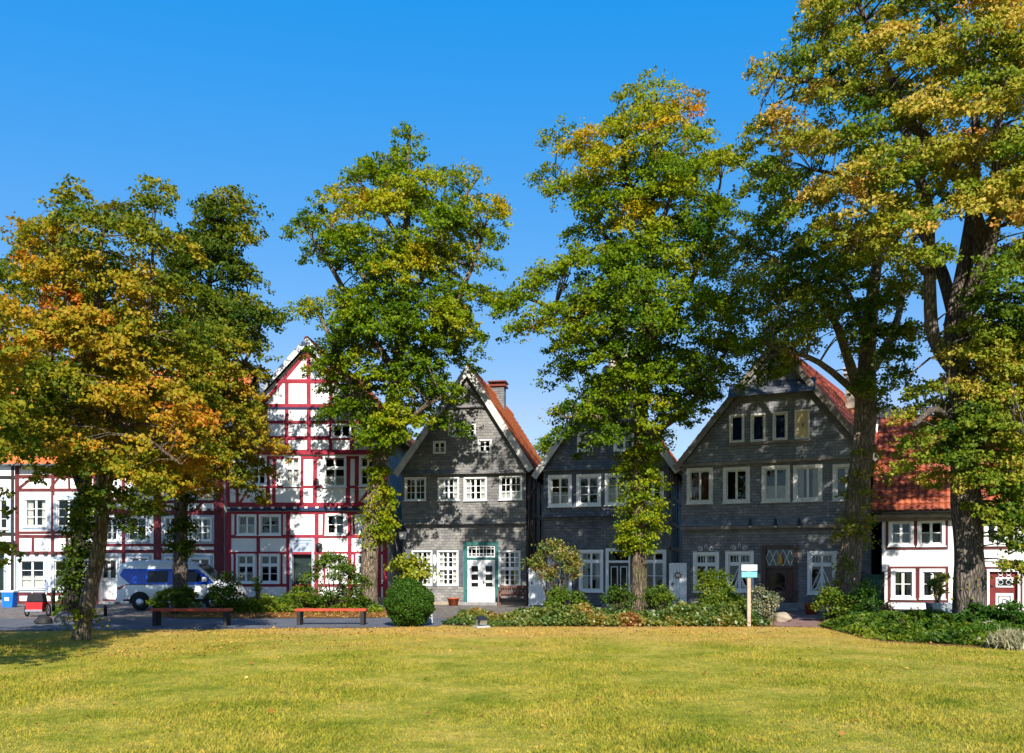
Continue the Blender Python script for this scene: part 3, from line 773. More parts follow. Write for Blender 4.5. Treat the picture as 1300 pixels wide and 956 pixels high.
# ---- tall red and white gabled house
h = House('timber_framed_house', 'tall gabled white house with a bright red timber frame and blue sill beams', 390, 39.8, 5, 288, group='half-timbered houses')
o1, o2, o3 = 0, -.10, -.20
W3 = dict(rows=2, cw=.09, tr=.36)
for r in ((300, 703, 324, 741), (329, 703, 355, 741), (414, 703, 441, 741), (452, 703, 473, 741)): h.window(r, o1, **W3)
for r in ((301, 653, 326, 680), (329, 653, 357, 680), (413, 652, 439, 680)): h.window(r, o1, rows=2, cw=.09, curtain='curtain' if r[0] < 325 else None, ctop=.5)
for r in ((318, 579, 339, 617), (361, 579, 382, 618), (410, 579, 440, 619), (456, 579, 478, 618)): h.window(r, o2, **W3, curtain='curtain' if r[0] == 361 else None)
h.window((421, 538, 446, 556), o3, rows=1, cw=.06)
D, q = h.door_box((368, 683, 399, 762), 0, 'dark_green_paint', frame='bluegrey_paint', transom=None, fw=.11, rec=.3, label='deep dark doorway under a bluish grey lintel panel')
a, b, c, d, e, y = q
m = MB(); m.box(a, b, -.02, .05, h.z(384, 703), e-.002); panel(m, a+.05, b-.05, h.z(384, 703)+.08, e-.08, -.021); m.build('lintel_panel', 'bluegrey_paint', h.root)
m = MB(); panel(m, a+.08, b-.08, c+.15, c+.9, y); panel(m, a+.08, b-.08, c+1., c+1.7, y); m.build('panelling', 'dark_green_paint', D); handle(D, a+.1, y, c+1.0)
xa, xb = h.px(288, 700)[0], h.px(490, 700)[0]
z1, z2 = h.z(390, 645), h.z(390, 577); zap = h.z(392, 433, o3); xap = h.px(392, 433, o3)[0]
zl = h.z(290, 553, o3); L = (xa-.25, zl-.1); R_ = (xb+.25, zl-.1); A_ = (xap, zap)
def gclip(L, A, Rr, g=.12):
    out = []
    for E in (L, Rr):
        dx, dz = A[0]-E[0], A[1]-E[1]; n = (-dz, dx) if E[0] < A[0] else (dz, -dx)
        l = math.hypot(*n); n = (n[0]/l, n[1]/l); out.append((n[0], n[1], n[0]*E[0]+n[1]*E[1]-g))
    return out
cl = gclip(L, A_, R_)
h.wall('facade', 'plaster', xa, xb, 0, z1, o1); h.wall('facade', 'plaster', xa, xb, z1, z2, o2); h.wall('gable', 'plaster', xa-.3, xb+.3, z2, zap, o3, cl)
h.inside(xa, xb, 0, zap, clip=cl, floors=(z1, z2)); h.shell(xa, xb, zl, 11, 'plaster')
for y, w in ((762, .2), (743, .12), (702, .13), (681, .15), (651, .13)): h.beam(288, y, 490, y, w, o1)
for x, w in ((290, .24), (328, .14), (366, .19), (402, .19), (444, .17), (481, .18), (489, .2)): h.beam(x, 651, x, 762, w, o1)
for x in (299, 358, 411, 449): h.beam(x, 651, x, 681, .09, o1)
for x in (298, 357.5, 412, 450): h.beam(x, 702, x, 743, .09, o1)
for y, w in ((581, .12), (618, .12), (641, .2)): h.beam(288, y, 490, y, w, o2)
h.beam(288, 646.5, 490, 646, .17, o2, 'blue_timber', .03)
for x, w in ((289, .2), (301, .15), (340, .19), (348, .16), (383, .17), (400, .19), (442, .19), (453, .17), (480, .15), (489, .18)): h.beam(x, 579, x, 642, w, o2)
h.beam(303, 641, 316, 620, .12, o2); h.beam(455, 641, 470, 620, .12, o2)
for y, x0, x1, w in ((484, 351, 433, .16), (515, 325, 459, .14), (536, 307, 477, .15), (556, 294, 489, .16), (574, 288, 490, .2)): h.beam(x0, y, x1, y, w, o3)
h.beam(325, 518.5, 459, 518.5, .09, o3, 'blue_timber', .03)
for x, y0, y1, w in ((392, 440, 574, .17), (364, 484, 574, .17), (420, 484, 574, .17), (447, 516, 574, .17), (337, 516, 574, .16), (312, 538, 574, .15), (470, 540, 574, .15)): h.beam(x, y0, x, y1, w, o3)
h.beam(316, 556, 336, 520, .16, o3); h.beam(470, 556, 448, 520, .16, o3); h.beam(380, 452, 404, 452, .12, o3)
# red verge rafters under the barge
h.beam(297, 556, 389, 448, .16, o3); h.beam(487, 556, 395, 448, .16, o3)
h.beams_out()
for k in range(15):
    x = h.px(292+k*14, 645)[0]; m = MB(); m.box(x-.07, x+.07, -.19, -.131, z1-.03, z1+.06); m.build('joist_end', 'old_white_paint', h.root)
h.gable_roof(L, A_, R_, o3-.3, 11, 'tile_orange', 'white_paint', .16)
m = MB(); x, z = h.px(406, 693, -.1); m.lathe([(.0, -.14), (.13, -.1), (.16, 0), (.13, .1), (.0, .14)], (x, -.22, z), 12); m.tube([(x, -.02, z), (x, -.2, z)], .02, 6); m.build('wall_lamp', 'dark_iron', h.root)
m = MB(); m.box(xa-.02, xb+.02, -.06, -.031, 0, .33); m.build('plinth', 'stone', h.root)
HC = h
# ---- yellow brick house glimpsed in the gap
h = House('brick_house', 'yellow brick house glimpsed in the gap left of the grey slate house', 498, 56, 5, 470)
xa, xb = h.px(470, 700)[0], h.px(516, 700)[0]; A_ = h.px(496, 577); R_ = h.px(521, 630); L = (2*A_[0]-R_[0], R_[1])
h.window((493, 648, 506, 668), 0, rows=2, cw=.1); h.window((482, 648, 491, 668), 0, rows=2, cw=.06)
cl = gclip(L, A_, R_); h.wall('facade', 'yellow_brick', L[0], R_[0], 0, A_[1], 0, cl); h.inside(L[0], R_[0], 0, A_[1], clip=cl); h.shell(L[0]+.2, R_[0]-.2, R_[1], 8, 'yellow_brick')
h.gable_roof(L, A_, R_, -.2, 8, 'tile_red', 'white_paint', .14, tw=.4)
m = MB(); x, z = h.px(505, 680); m.box(x-1.6, x+1.4, -2.4, -.05, 0, z+.1); sh = m.build('lean_to', 'plaster', h.root)
m = MB(); m.add([(x-1.8, -2.6, z+.0), (x+1.6, -2.6, z+.0), (x+1.6, -.03, z+1.2), (x-1.8, -.03, z+1.2), (x-1.8, -2.6, z+.12), (x+1.6, -2.6, z+.12), (x+1.6, -.03, z+1.32), (x-1.8, -.03, z+1.32)], [(0, 1, 2, 3), (7, 6, 5, 4), (0, 4, 5, 1), (1, 5, 6, 2), (2, 6, 7, 3), (3, 7, 4, 0)]); m.build('lean_to_roof', 'tile_dark', h.root)
# ---- grey slate house with teal door frame
h = House('slate_house', 'grey slate-hung gabled house with the white double door in a teal frame', 600, 39.0, 9, 511, group='slate-hung houses')
o1, o2, o3 = 0, -.12, -.22
WS = dict(cols=2, rows=3, cw=.055)
for r in ((523, 699, 549, 744), (555, 699, 582, 744), (633, 699, 661, 745)): h.window(r, o1, tr=.5, rail=True, sill=False, curtain='curtain_sides', **WS)
for i, r in enumerate(((514, 606, 541, 636), (556, 606, 583, 636), (589, 606, 618, 636), (634, 604, 663, 635))): h.window(r, o2, **WS, curtain='curtain_sides' if i in (1, 2) else None)
for r in ((588, 538, 604, 555), (569, 538, 585, 555), (550, 560, 566, 576), (607, 558, 624, 575)): h.window(r, o3, cols=1, rows=2, cw=.05, sill=False)
D, q = h.door_box((589, 688, 633, 769), 0, 'white_paint', leafs=2, transom=709, frame='teal_paint', fw=.15, rec=.08, label='white double door with three small panes in each leaf')
a, b, c, d, e, y = q; xm = (a+b)/2
m = MB(); g = MB()
for k in (0, 1):
    u0, u1 = (a+.05, xm-.06) if k == 0 else (xm+.06, b-.05)
    panel(m, u0, u1, c+.1, c+.78, y, .05)
    for j in range(3):
        z0 = d-.28-.37*j; g = MB(); g.box(u0+.13, u1-.08, y-.006, y-.002, z0-.26, z0); g.build('pane', 'dark_glass', D)
        panel(m, u0+.1, u1-.05, z0-.29, z0+.03, y, .03, .02)
m.box(xm-.035, xm+.035, y-.03, y-.001, c+.03, d-.01); m.build('panelling', 'white_paint', D); handle(D, xm+.09, y, c+.98)
# transom light with a lattice of bars
m = MB(); g = MB(); zb = d+.1
m.box(a, a+.06, .02, .07, zb, e); m.box(b-.06, b, .02, .07, zb, e); m.box(a+.06, b-.06, .02, .07, zb, zb+.07); m.box(a+.06, b-.06, .02, .07, e-.07, e)
for f in (.12, .3, .42, .58, .7, .88): x = a+.06+(b-a-.12)*f; m.box(x-.014, x+.014, .025, .065, zb+.07, e-.07)
for f in (.22, .78): z = zb+.07+(e-zb-.14)*f; m.box(a+.06, b-.06, .028, .062, z-.013, z+.013)
T = m.build('transom_window', 'white_paint', h.root); g.add([(a, .05, zb), (b, .05, zb), (b, .05, e), (a, .05, e)], [(0, 1, 2, 3)]); g.build('pane', 'glass', T)
xa, xb = h.px(511, 700)[0], h.px(668, 700)[0]; z1, z2 = h.z(590, 664), h.z(590, 601)
A_ = h.px(595, 467, o3); L = h.px(504, 600, o3); R_ = h.px(675, 594, o3); cl = gclip(L, A_, R_, .16)
h.wall('facade', 'slate_grey', xa, xb, 0, z1, o1); h.wall('facade', 'slate_grey', xa, xb, z1, z2, o2); h.wall('gable', 'slate_grey', xa-.4, xb+.4, z2, A_[1], o3, cl)
h.skirt('skirt', 'slate_grey', xa-.02, xb+.02, z1-.06, -.24, o2-.004); h.skirt('skirt', 'slate_grey', xa-.06, xb+.06, z2-.05, -.36, o3-.004)
zs = h.z(595, 518, o3); xs0, xs1 = h.px(566, 518, o3)[0], h.px(620, 518, o3)[0]; h.skirt('skirt', 'slate_grey', xs0, xs1, zs, -.33, o3-.004, .16)
m = MB(); x0 = h.px(550, 700)[0]; m.box(xa+.01, x0+1.4, -.012, -.001, h.z(550, 745), h.z(550, 697))
# blue shutter boards beside the ground-floor windows
for (u0, u1) in ((549.5, 554.5), (583, 588), (511.5, 522)):
    x0, x1, z0, zz1 = h.rect((u0, 699, u1, 744)); x0 = max(x0, xa+.02)
    m = MB(); m.box(x0, x1, -.03, -.002, z0, zz1); sh = m.build('shutter_board', 'slate_panel', h.root)
    if u0 == 549.5:
        x = (x0+x1)/2
        for zc in (h.z(552, 711), h.z(552, 733)):
            m = MB(); m.prism([(x+.08*math.cos(t*.5236)*(1+.25*math.cos(3*t*.5236)), zc+.26*math.sin(t*.5236)) for t in range(12)], -.042, -.031); m.build('ornament', 'label_white', sh)
h.inside(xa, xb, 0, A_[1], clip=cl, floors=(z1, z2)); h.shell(xa, xb, z2, 12, 'dark_timber')
h.gable_roof(L, A_, R_, o3-.25, 12, 'tile_orange', 'barge', .22)
x, z = A_[0], A_[1]; chimney(h, x+.12, 6.6, z-2.0, z+.50, .72, .7, 'slate_grey', 'tile_red')
zz = z2; downpipe(h, [(xb+.55, -.3, zz+.05), (xb+.5, -.3, zz-.6), (xb+.2, -.2, zz-1.1), (xb+.14, -.15, zz-1.4), (xb+.14, -.15, z1+.1), (xb+.1, -.08, z1-.5), (xb+.1, -.08, .1)], .055, 'dark_iron')
m = MB(); m.box(xa-.02, xb+.02, -.05, -.002, 0, .12); m.build('plinth', 'stone', h.root)
# timber posts on the shaded right flank
m = MB()
for yy in (.4, 1.8, 3.2, 5, 7, 9): m.box(xb+.002, xb+.04, yy, yy+.2, 0, z2)
for zz in (1.2, 2.6, 4.0): m.box(xb+.002, xb+.036, 0, 11.5, zz, zz+.18)
m.build('side_posts', 'old_wood', h.root)
m = MB(); x, z = h.px(513.5, 678, -.3); M_ = Matrix.Translation((x-.05, -.42, z))
m.lathe([(.02, -.42), (.07, -.36), (.05, -.30), (.13, -.26), (.19, .1), (.21, .12), (.23, .14), (.06, .36), (.03, .42), (.05, .46), (0, .5)], (x-.05, -.42, z), 6, False)
m.tube([(x-.05, -.42, z-.4), (x, -.25, z-.55), (x+.03, -.02, z-.5)], .025, 6); wl = m.build('wall_lantern', 'dark_iron', h.root)
m = MB(); m.lathe([(.135, -.24), (.187, .085)], (x-.05, -.42, z), 6, False)
vs = [(p[0]*1.0+0, p[1], p[2]) for p in m.v]; m.v = [((p[0]-x+.05)*1.02+x-.05, (p[1]+.42)*1.02-.42, p[2]) for p in m.v]; m.build('lantern_glass', 'curtain', wl)
HD = h
# ---- dark blue slate house behind the central tree
h = House('slate_house', 'dark blue slate house with white-framed windows behind the ivy-clad middle trunk', 770, 37.0, 16, 692, group='slate-hung houses')
WE = dict(cols=1, rows=3, cw=.13)
for i, r in enumerate(((696, 603, 726, 644), (732, 602, 763, 643), (768, 601, 798, 642), (814, 599, 843, 641))): h.window(r, o2, **WE, curtain='curtain' if i == 2 else None, ctop=.6)
for r in ((695, 699, 726, 752), (735, 698, 766, 752), (815, 698, 846, 752)): h.window(r, o1, tr=.24, rows=2, cols=1, cw=.12, curtain='curtain_sides' if r[0] < 800 else None)
for r in ((733, 548, 753, 574), (779, 545, 806, 573)): h.window(r, o3-.06, rows=2, cols=1, cw=.1, sill=False)
D, q = h.door_box((769, 696, 802, 771), 0, 'dark_green_paint', leafs=2, transom=713, frame='white_paint', fw=.13, rec=.14, label='dark green double door with white-rimmed glass panels')
a, b, c, d, e, y = q; xm = (a+b)/2; m = MB(); g = MB()
for (u0, u1) in ((a+.07, xm-.05), (xm+.05, b-.07)): panel(m, u0, u1, c+.5, d-.15, y, .035); g = MB(); g.box(u0+.035, u1-.035, y-.008, y-.002, c+.53, d-.19); g.build('pane', 'dark_glass', D)
m.build('panelling', 'white_paint', D); handle(D, xm+.02, y, c+1)
g = MB(); g.add([(a, .1, d+.1), (b, .1, d+.1), (b, .1, e), (a, .1, e)], [(0, 1, 2, 3)]); g.build('transom_window', 'glass', h.root)
xa, xb = h.px(691, 700)[0], h.px(850, 700)[0]; z1, z2 = h.z(770, 652), h.z(770, 596)
L = h.px(680, 603, o3); R_ = h.px(861, 596, o3); A_ = h.px(771, 470, o3); cl = gclip(L, A_, R_, .16)
h.wall('facade', 'slate_blue', xa, xb, 0, z1, o1); h.wall('facade', 'slate_panel', xa, xb, z1, z2, o2); h.wall('gable', 'slate_blue', xa-.4, xb+.4, z2, A_[1], o3, cl)
h.skirt('skirt', 'slate_blue', xa-.02, xb+.02, z1-.12, -.26, o2-.004, .3); h.skirt('skirt', 'slate_blue', xa-.05, xb+.05, z2-.02, -.34, o3-.004, .4)
# slate boxes round the two gable windows
for r in ((727, 538, 760, 580), (772, 536, 815, 579)):
    x0, x1, zz0, zz1 = h.rect(r, o3); ops = [o for o in h.open if abs(o[4]-(o3-.06)) < .001 and x0 < o[0] < x1]
    h.wall('window_box', 'slate_panel', x0, x1, zz0, zz1, o3-.06, th=.2)
h.inside(xa, xb, 0, A_[1], clip=cl, floors=(z1, z2)); h.shell(xa, xb, z2, 11, 'dark_timber')
h.gable_roof(L, A_, R_, o3-.25, 11, 'tile_orange', 'barge', .2)
m = MB(); z_ = z2-.1
for yy in (.08, 1.1, 2.2, 3.4): m.box(xb+.001, xb+.035, yy, yy+.7, .1, z_)
m.build('side_infill', 'concrete', h.root)
m = MB()
for zz in (1.3, 2.35, 3.4, 4.5): m.box(xb+.002, xb+.05, 0, 5, zz, zz+.17)
m.build('side_rails', 'dark_timber', h.root)
HE = h
# ---- big old slate house on the right
h = House('slate_house', 'broad old slate house with a carved brown door and a red tiled roof at right', 985, 34.0, 25, 866, group='slate-hung houses', skew=7)
WF = dict(cols=1, rows=1, cw=.13, mat='old_white_paint')
for i, r in enumerate(((872, 594, 905, 640), (918, 593, 952, 639), (967, 591, 1003, 638), (1007, 590, 1044, 637), (1057, 589, 1092, 636))): h.window(r, o2, **WF, curtain='red_curtain' if i == 0 else None, ctop=.9)
for i, r in enumerate(((926, 526, 945, 562), (953, 525, 972, 561), (981, 523, 1000, 559))): h.window(r, o3, sash=1, cols=1, rows=1, cw=.07, mat='old_white_paint', curtain='blue_curtain', sill=False)
x0, x1, zz0, zz1 = h.rect((1009, 520, 1028, 558), o3)
m = MB(); m.box(x0+.06, x1-.06, o3-.03, o3-.005, zz0+.06, zz1-.06); sp = m.build('shutter', 'beige_panel', h.root); sp['label'] = 'closed beige shutter filling the last attic opening'
m = MB(); panel(m, x0, x1, zz0, zz1, o3-.002, .07, .05); m.build('frame', 'old_white_paint', sp); handle(sp, x0+.3, o3-.03, (zz0+zz1)/2, L=.02)
for r in ((880, 701, 913, 752), (921, 700, 957, 752), (1025, 700, 1062, 755)): h.window(r, o1, tr=.27, rows=1, cols=1, cw=.12, lattice=True, head=r[0] < 1000)
D, q = h.door_box((967, 692, 1013, 779), 0, 'door_brown', leafs=1, transom=720, frame='door_brown', fw=.16, rec=.2, label='carved brown door with an arched glass panel')
a, b, c, d, e, y = q; xm = (a+b)/2; u0, u1 = a+.12, a+.12+(b-a)*.58
m = MB(); m.prism([(u0, c+.75)]+[(u0+(u1-u0)*(.5-.5*math.cos(math.pi*k/12)), d-.45+.3*math.sin(math.pi*k/12)) for k in range(13)]+[(u1, c+.75)], y-.008, y-.002); m.build('pane', 'dark_glass', D)
m = MB(); pts = [(u0, y-.012, c+.75)]+[(u0+(u1-u0)*(.5-.5*math.cos(math.pi*k/12)), y-.012, d-.45+.3*math.sin(math.pi*k/12)) for k in range(13)]+[(u1, y-.012, c+.75)]
m.tube(pts, .025, 6); m.tube([(u0+(u1-u0)*k/14, y-.02, c+.72+.2*math.sin(math.pi*k/14)) for k in range(15)], .03, 6); panel(m, u0, u1, c+.12, c+.66, y, .05, .03); panel(m, u1+.08, b-.05, c+.12, d-.2, y, .04, .03)
m.box(u1+.03, u1+.06, y-.03, y-.001, c+.05, d-.05); m.build('carving', 'old_wood', D); handle(D, u1-.03, y-.03, c+1.0)
m = MB(); c0, d0 = d+.1, e-.02; w = (b-a)/4
for k in range(-1, 5):
    for sg in (1, -1):
        xa_, xb_ = (a+w*k, a+w*(k+1)) if sg > 0 else (a+w*(k+1), a+w*k)
        xa_, xb_ = xa_+w/2, xb_+w/2; f0, f1 = 0.0, 1.0
        for lim, up in ((a, 0), (b, 1)):
            va, vb = xa_+(xb_-xa_)*f0, xa_+(xb_-xa_)*f1
            bad = (lambda v: v < lim-1e-6) if not up else (lambda v: v > lim+1e-6)
            if bad(va) and bad(vb): f0 = f1 = 0; break
            if bad(va): f0 = (lim-xa_)/(xb_-xa_)
            if bad(vb): f1 = (lim-xa_)/(xb_-xa_)
        if f1-f0 > .05: m.bar(xa_+(xb_-xa_)*f0, c0+(d0-c0)*f0, xa_+(xb_-xa_)*f1, c0+(d0-c0)*f1, .022, .05+.004*(sg > 0), .066+.004*(sg > 0))
TW = m.build('transom_lattice', 'white_iron', h.root)
g = MB(); g.add([(a, .12, d+.06), (b, .12, d+.06), (b, .12, e), (a, .12, e)], [(0, 1, 2, 3)]); g.build('pane', 'glass', TW)
m = MB(); m.lathe([(0, -.22), (.09, -.2), (.1, .0), (.06, .06), (.07, .14), (.04, .22), (0, .24)], (xm+.02, .02, d+.36), 10); m.build('figurine', 'yellow_clay', h.root)
xa, xb = h.px(867, 700)[0], h.px(1106, 700)[0]; z1, z2 = h.z(985, 664), h.z(985, 585)
L = h.px(860, 592, o3); R_ = h.px(1113, 580, o3); A_ = h.px(984, 434, o3); cl = gclip(L, A_, R_, .14)
h.wall('facade', 'slate_old', xa, xb, 0, z1, o1); h.wall('facade', 'slate_old', xa, xb, z1, z2, o2); h.wall('gable', 'slate_old', xa-.4, xb+.4, z2, A_[1], o3, cl)
h.skirt('skirt', 'slate_old', xa-.02, xb+.02, z1-.08, -.26, o2-.004, .3)
zs = h.z(978, 500, o3); xs0, xs1 = h.px(926, 500, o3)[0], h.px(1036, 496, o3)[0]; h.skirt('skirt', 'slate_blue', xs0, xs1, zs-.05, -.55, o3-.004, .55)
m = MB(); m.box(xa-.03, xb+.03, -.33, -.12, z1-.22, z1-.09); m.box(xa-.03, xb+.03, -.30, -.22, z2-.10, z2+.03)
x0, _ = h.px(924, 561, o3); x1, _ = h.px(1030, 559, o3); m.box(x0, x1, -.30, -.221, h.z(978, 563, o3), h.z(978, 560, o3)); m.build('ledge', 'barge_dark', h.root)
for px_, py_ in ((953, 663), (985, 663), (1015, 663)):
    m = MB(); x, z = h.px(px_, py_, -.4); m.tube([(x, -.30, z+.12), (x, -.5, z+.15), (x, -.52, z)], .016, 6); m.lathe([(.05, .1), (.055, -.06), (.085, -.14), (.02, -.15)], (x, -.52, z), 10); l_ = m.build('spotlight', 'dark_iron', h.root)
    m = MB(); m.lathe([(.045, -.20), (.06, -.152), (0, -.1519)], (x, -.52, z), 10); m.build('lamp_glass', 'label_white', l_)
h.inside(xa, xb, 0, A_[1], clip=cl, floors=(z1, z2)); h.shell(xa, xb, z2, 11, 'dark_timber')
h.gable_roof(L, A_, R_, o3-.2, 12, 'tile_mixed', 'barge_dark', .16)
x, z = h.px(1057, 476, 6); chimney(h, x+6*h.k, 6.3, z-1.5, z+.0, .42, .42, 'stone')
m = MB(); m.box(xa-.02, xb+.02, -.06, -.002, 0, .3); m.build('plinth', 'grey_stone', h.root)
HF = h
# ---- white house peeping between
h = House('plaster_house', 'pale bluish house wall peeping between the slate house and the red tiled roof', 1120, 47, 10, 1090)
xa, xb = h.px(1085, 700)[0], h.px(1142, 700)[0]; z_ = h.z(1118, 532)
h.window((1112, 600, 1126, 640), 0, rows=2); h.wall('facade', 'plaster', xa, xb, 0, z_, 0); h.inside(xa, xb, 0, z_); h.shell(xa, xb, z_, 7, 'plaster')
h.roof([(Vector((xa-.2, -.3, z_)), Vector((xb-xa+.4, 0, 0)), Vector((0, 3.8, 1.2))), (Vector((xa-.2, 7.3, z_)), Vector((xb-xa+.4, 0, 0)), Vector((0, -3.8, 1.2)))], 'tile_dark', tw=.4)
# ---- low white house with red tiled roof at the right edge
h = House('plaster_house', 'low white plastered house with red tiles and dark red window borders at the right edge', 1200, 30.5, 22, 1120)
WG = dict(rows=2, cols=1, cw=.1)
for r in ((1128, 660, 1160, 694), (1164.5, 659, 1200, 694), (1131, 722, 1162, 761), (1167.5, 722, 1200, 761), (1249, 657, 1280, 693)): h.window(r, 0, **WG, curtain='curtain_sides' if r[1] > 700 else 'curtain', ctop=.55)
for (r) in ((1124.5, 656, 1203.5, 697.5), (1127.5, 719, 1204, 764.5), (1245.5, 653, 1284, 697)):
    m = MB(); x0, x1, zz0, zz1 = h.rect(r); t = .085
    m.box(x0, x0+t, -.035, .0-.002, zz0, zz1); m.box(x1-t, x1, -.035, -.002, zz0, zz1); m.box(x0+t, x1-t, -.035, -.002, zz0, zz0+t); m.box(x0+t, x1-t, -.035, -.002, zz1-t, zz1)
    for px_ in ((1161.2, 1163.5) if r[1] == 656 else (1163.5, 1166) if r[1] == 719 else ()):
        x, _ = h.px(px_, r[1]); m.box(x-.025, x+.025, -.032, -.002, zz0+t, zz1-t)
    m.build('window_border', 'brown_red_timber', h.root)
D, q = h.door_box((1253, 723, 1295, 792), 0, 'door_red', leafs=1, frame='white_paint', fw=.07, rec=.12, label='dark red door with an iron-grilled glass pane and a white panel')
a, b, c, d, e, y = q; m = MB(); u0, u1 = a+.2, b-.12
x0, x1 = a, b
m.box(u0, u1, y-.02, y-.001, c+.2, c+.75); panel(m, u0, u1, c+.95, d-.2, y, .05, .03); m.build('panelling', 'white_paint', D)
g = MB(); g.box(u0+.05, u1-.05, y-.007, y-.002, c+1.0, d-.25); g.build('pane', 'dark_glass', D)
m = MB()
for k in range(3):
    zc = c+1.12+k*.16
    for sx in (-1, 1):
        xc = (u0+u1)/2+sx*.12; m.tube([(xc+.075*math.cos(t*.6), y-.02, zc+.075*math.sin(t*.6)) for t in range(11)], .009, 5, False)
m.build('grille', 'white_iron', D)
m = MB(); panel(m, u0+.08, u1-.08, c+.28, c+.67, y-.021, .03, .008); panel(m, u0+.2, u1-.2, c+.40, c+.55, y-.021, .025, .008); m.build('moulding', 'dark_iron', D); handle(D, a+.06, y, c+1.0)
m = MB(); x0, x1, zz0, zz1 = h.rect((1249.5, 719.5, 1298, 792)); panel(m, x0, x1, -.05, zz1, -.002, .06, .04); m.build('door_border', 'brown_red_timber', h.root)
xa, xb = h.px(1120, 700)[0], h.px(1420, 700)[0]; zt = h.z(1180, 649); zt = h.z(1150, 648)
h.wall('facade', 'plaster', xa, xb, 0, zt, 0); h.inside(xa, xb, 0, zt); h.shell(xa, xb, zt, 7.4, 'plaster')
ex = h.px(1105, 648, -.45)[0]; ez = zt-.02
rp = h.px(1136, 530, 3.7); 
dx = rp[0]-ex
for sgn in (0,):
    P = Vector((ex, -.5, ez)); U = Vector((dx*.35, 4.2, rp[1]-ez))
    h.roof([(P, Vector((xb-ex, 0, 0)), U), (Vector((ex, 7.9, ez)), Vector((xb-ex, 0, 0)), Vector((dx*.35, -4.2, rp[1]-ez)))], 'tile_red', tw=.21, th=.33)
gutter(h, ex, xb, -.62, ez-.02, 'dark_iron')
m = MB(); m.box(ex+.1, xb, -.45, -.002, ez-.24, ez-.13); m.box(ex+.1, xb, -.2, -.0025, ez-.36, ez-.245); m.build('cornice', 'barge_dark', h.root)
g = MB(); g.add([(xa+.01, 0, zt), (xa+.01, 7.4, zt), (xa+.3, 3.7, rp[1]-.1)], [(0, 1, 2)]); g.build('side_gable', 'plaster', h.root)
m = MB()
for yy in (.0, 1.6, 3.2, 5): m.box(xa-.03, xa-.002, yy, yy+.18, 0, zt)
for zz in (.9, 2.1, 3.3): m.box(xa-.034, xa-.002, 0, 7, zz, zz+.16)
m.build('side_posts', 'dark_timber', h.root)
m = MB(); m.box(xa-.02, xb, -.04, -.0021, 0, .18); m.build('plinth', 'dark_timber', h.root)
HG = h
# ---- church spire far behind
r = empty('church_tower', W(788, 722, 150).to_2d().to_3d(), 0, label='grey slate church spire far behind the crown of the middle tree', cat='church')
zt = EYE+(722-352)/FP*150; zb = EYE+(722-430)/FP*150
m = MB(); m.lathe([(2.4, -3), (1.6, 0), (.85, (zt-zb)*.5), (.06, zt-zb)], (0, 0, zb), 8, False); sp = m.build('spire', 'spire_slate', r)
m = MB(); m.box(-1.9, 1.9, -1.9, 1.9, 0, zb-3); m.build('tower', 'stone', r)
m = MB(); m.tube([(0, 0, zt-.1), (0, 0, zt+1.6)], .05, 6); m.box(-.4, .4, -.04, .04, zt+1.0, zt+1.1); m.build('cross', 'dark_iron', sp)
# ------------------------------------------------------------------ ground
def sheet(name, pts, z, mat, kind='structure', label=None):
    m = MB(); m.add([(p[0], p[1], z) for p in pts], [tuple(range(len(pts)))]); o = m.build(name, mat); return tag(o, label, None, None, kind)
tag(sheet('lawn', [(-500, -200), (500, -200), (500, 900), (-500, 900)], 0, 'lawn'), 'mown lawn, yellow-green with dry tan patches')
pt = lambda px, Y: ((px-HX)/FP*Y, Y)
sheet('forecourt', [(-60, 27.8), pt(200, 28), pt(560, 26), (1.0, 25.8), (1.2, 27.5), (24, 27.5), (24, 60), (-60, 60)], .004, 'cobble', label='cobbled forecourt along the houses')
sheet('footpath', [(-60, 22.3), (-14, 22.4), pt(300, 23.4), pt(480, 23.9), pt(556, 24.4), pt(566, 25.6), (-1.0, 28.6), pt(300, 28.0), (-14, 28.2), (-60, 28.4)], .012, 'asphalt', label='grey asphalt footpath along the lawn')
sheet('flower_bed', [pt(236, 28.2), pt(330, 28.3), pt(480, 28.6), pt(500, 30), pt(486, 37), pt(360, 38), pt(290, 36), pt(205, 33.2), pt(205, 29)], .020, 'bed_soil', label='planting bed strewn with brown leaves')
sheet('planting_bed', [pt(560, 25.0), pt(620, 24.2), pt(760, 24.2), pt(900, 24.1), pt(985, 24.3), pt(982, 28.5), pt(870, 29.5), pt(560, 29)], .008, 'bed_soil')
sheet('planting_bed', [pt(1040, 24.0), pt(1090, 20.5), pt(1120, 19.2), pt(1200, 18.3), pt(1300, 17.2), pt(1420, 16.6), pt(1420, 28), pt(1040, 29)], .008, 'bed_soil')
sheet('paved_path', [pt(984, 24.3), pt(1042, 24.0), pt(1036, 33.4), pt(975, 33.4)], .016, 'sett_paving', label='reddish paved path leading to the carved brown door')
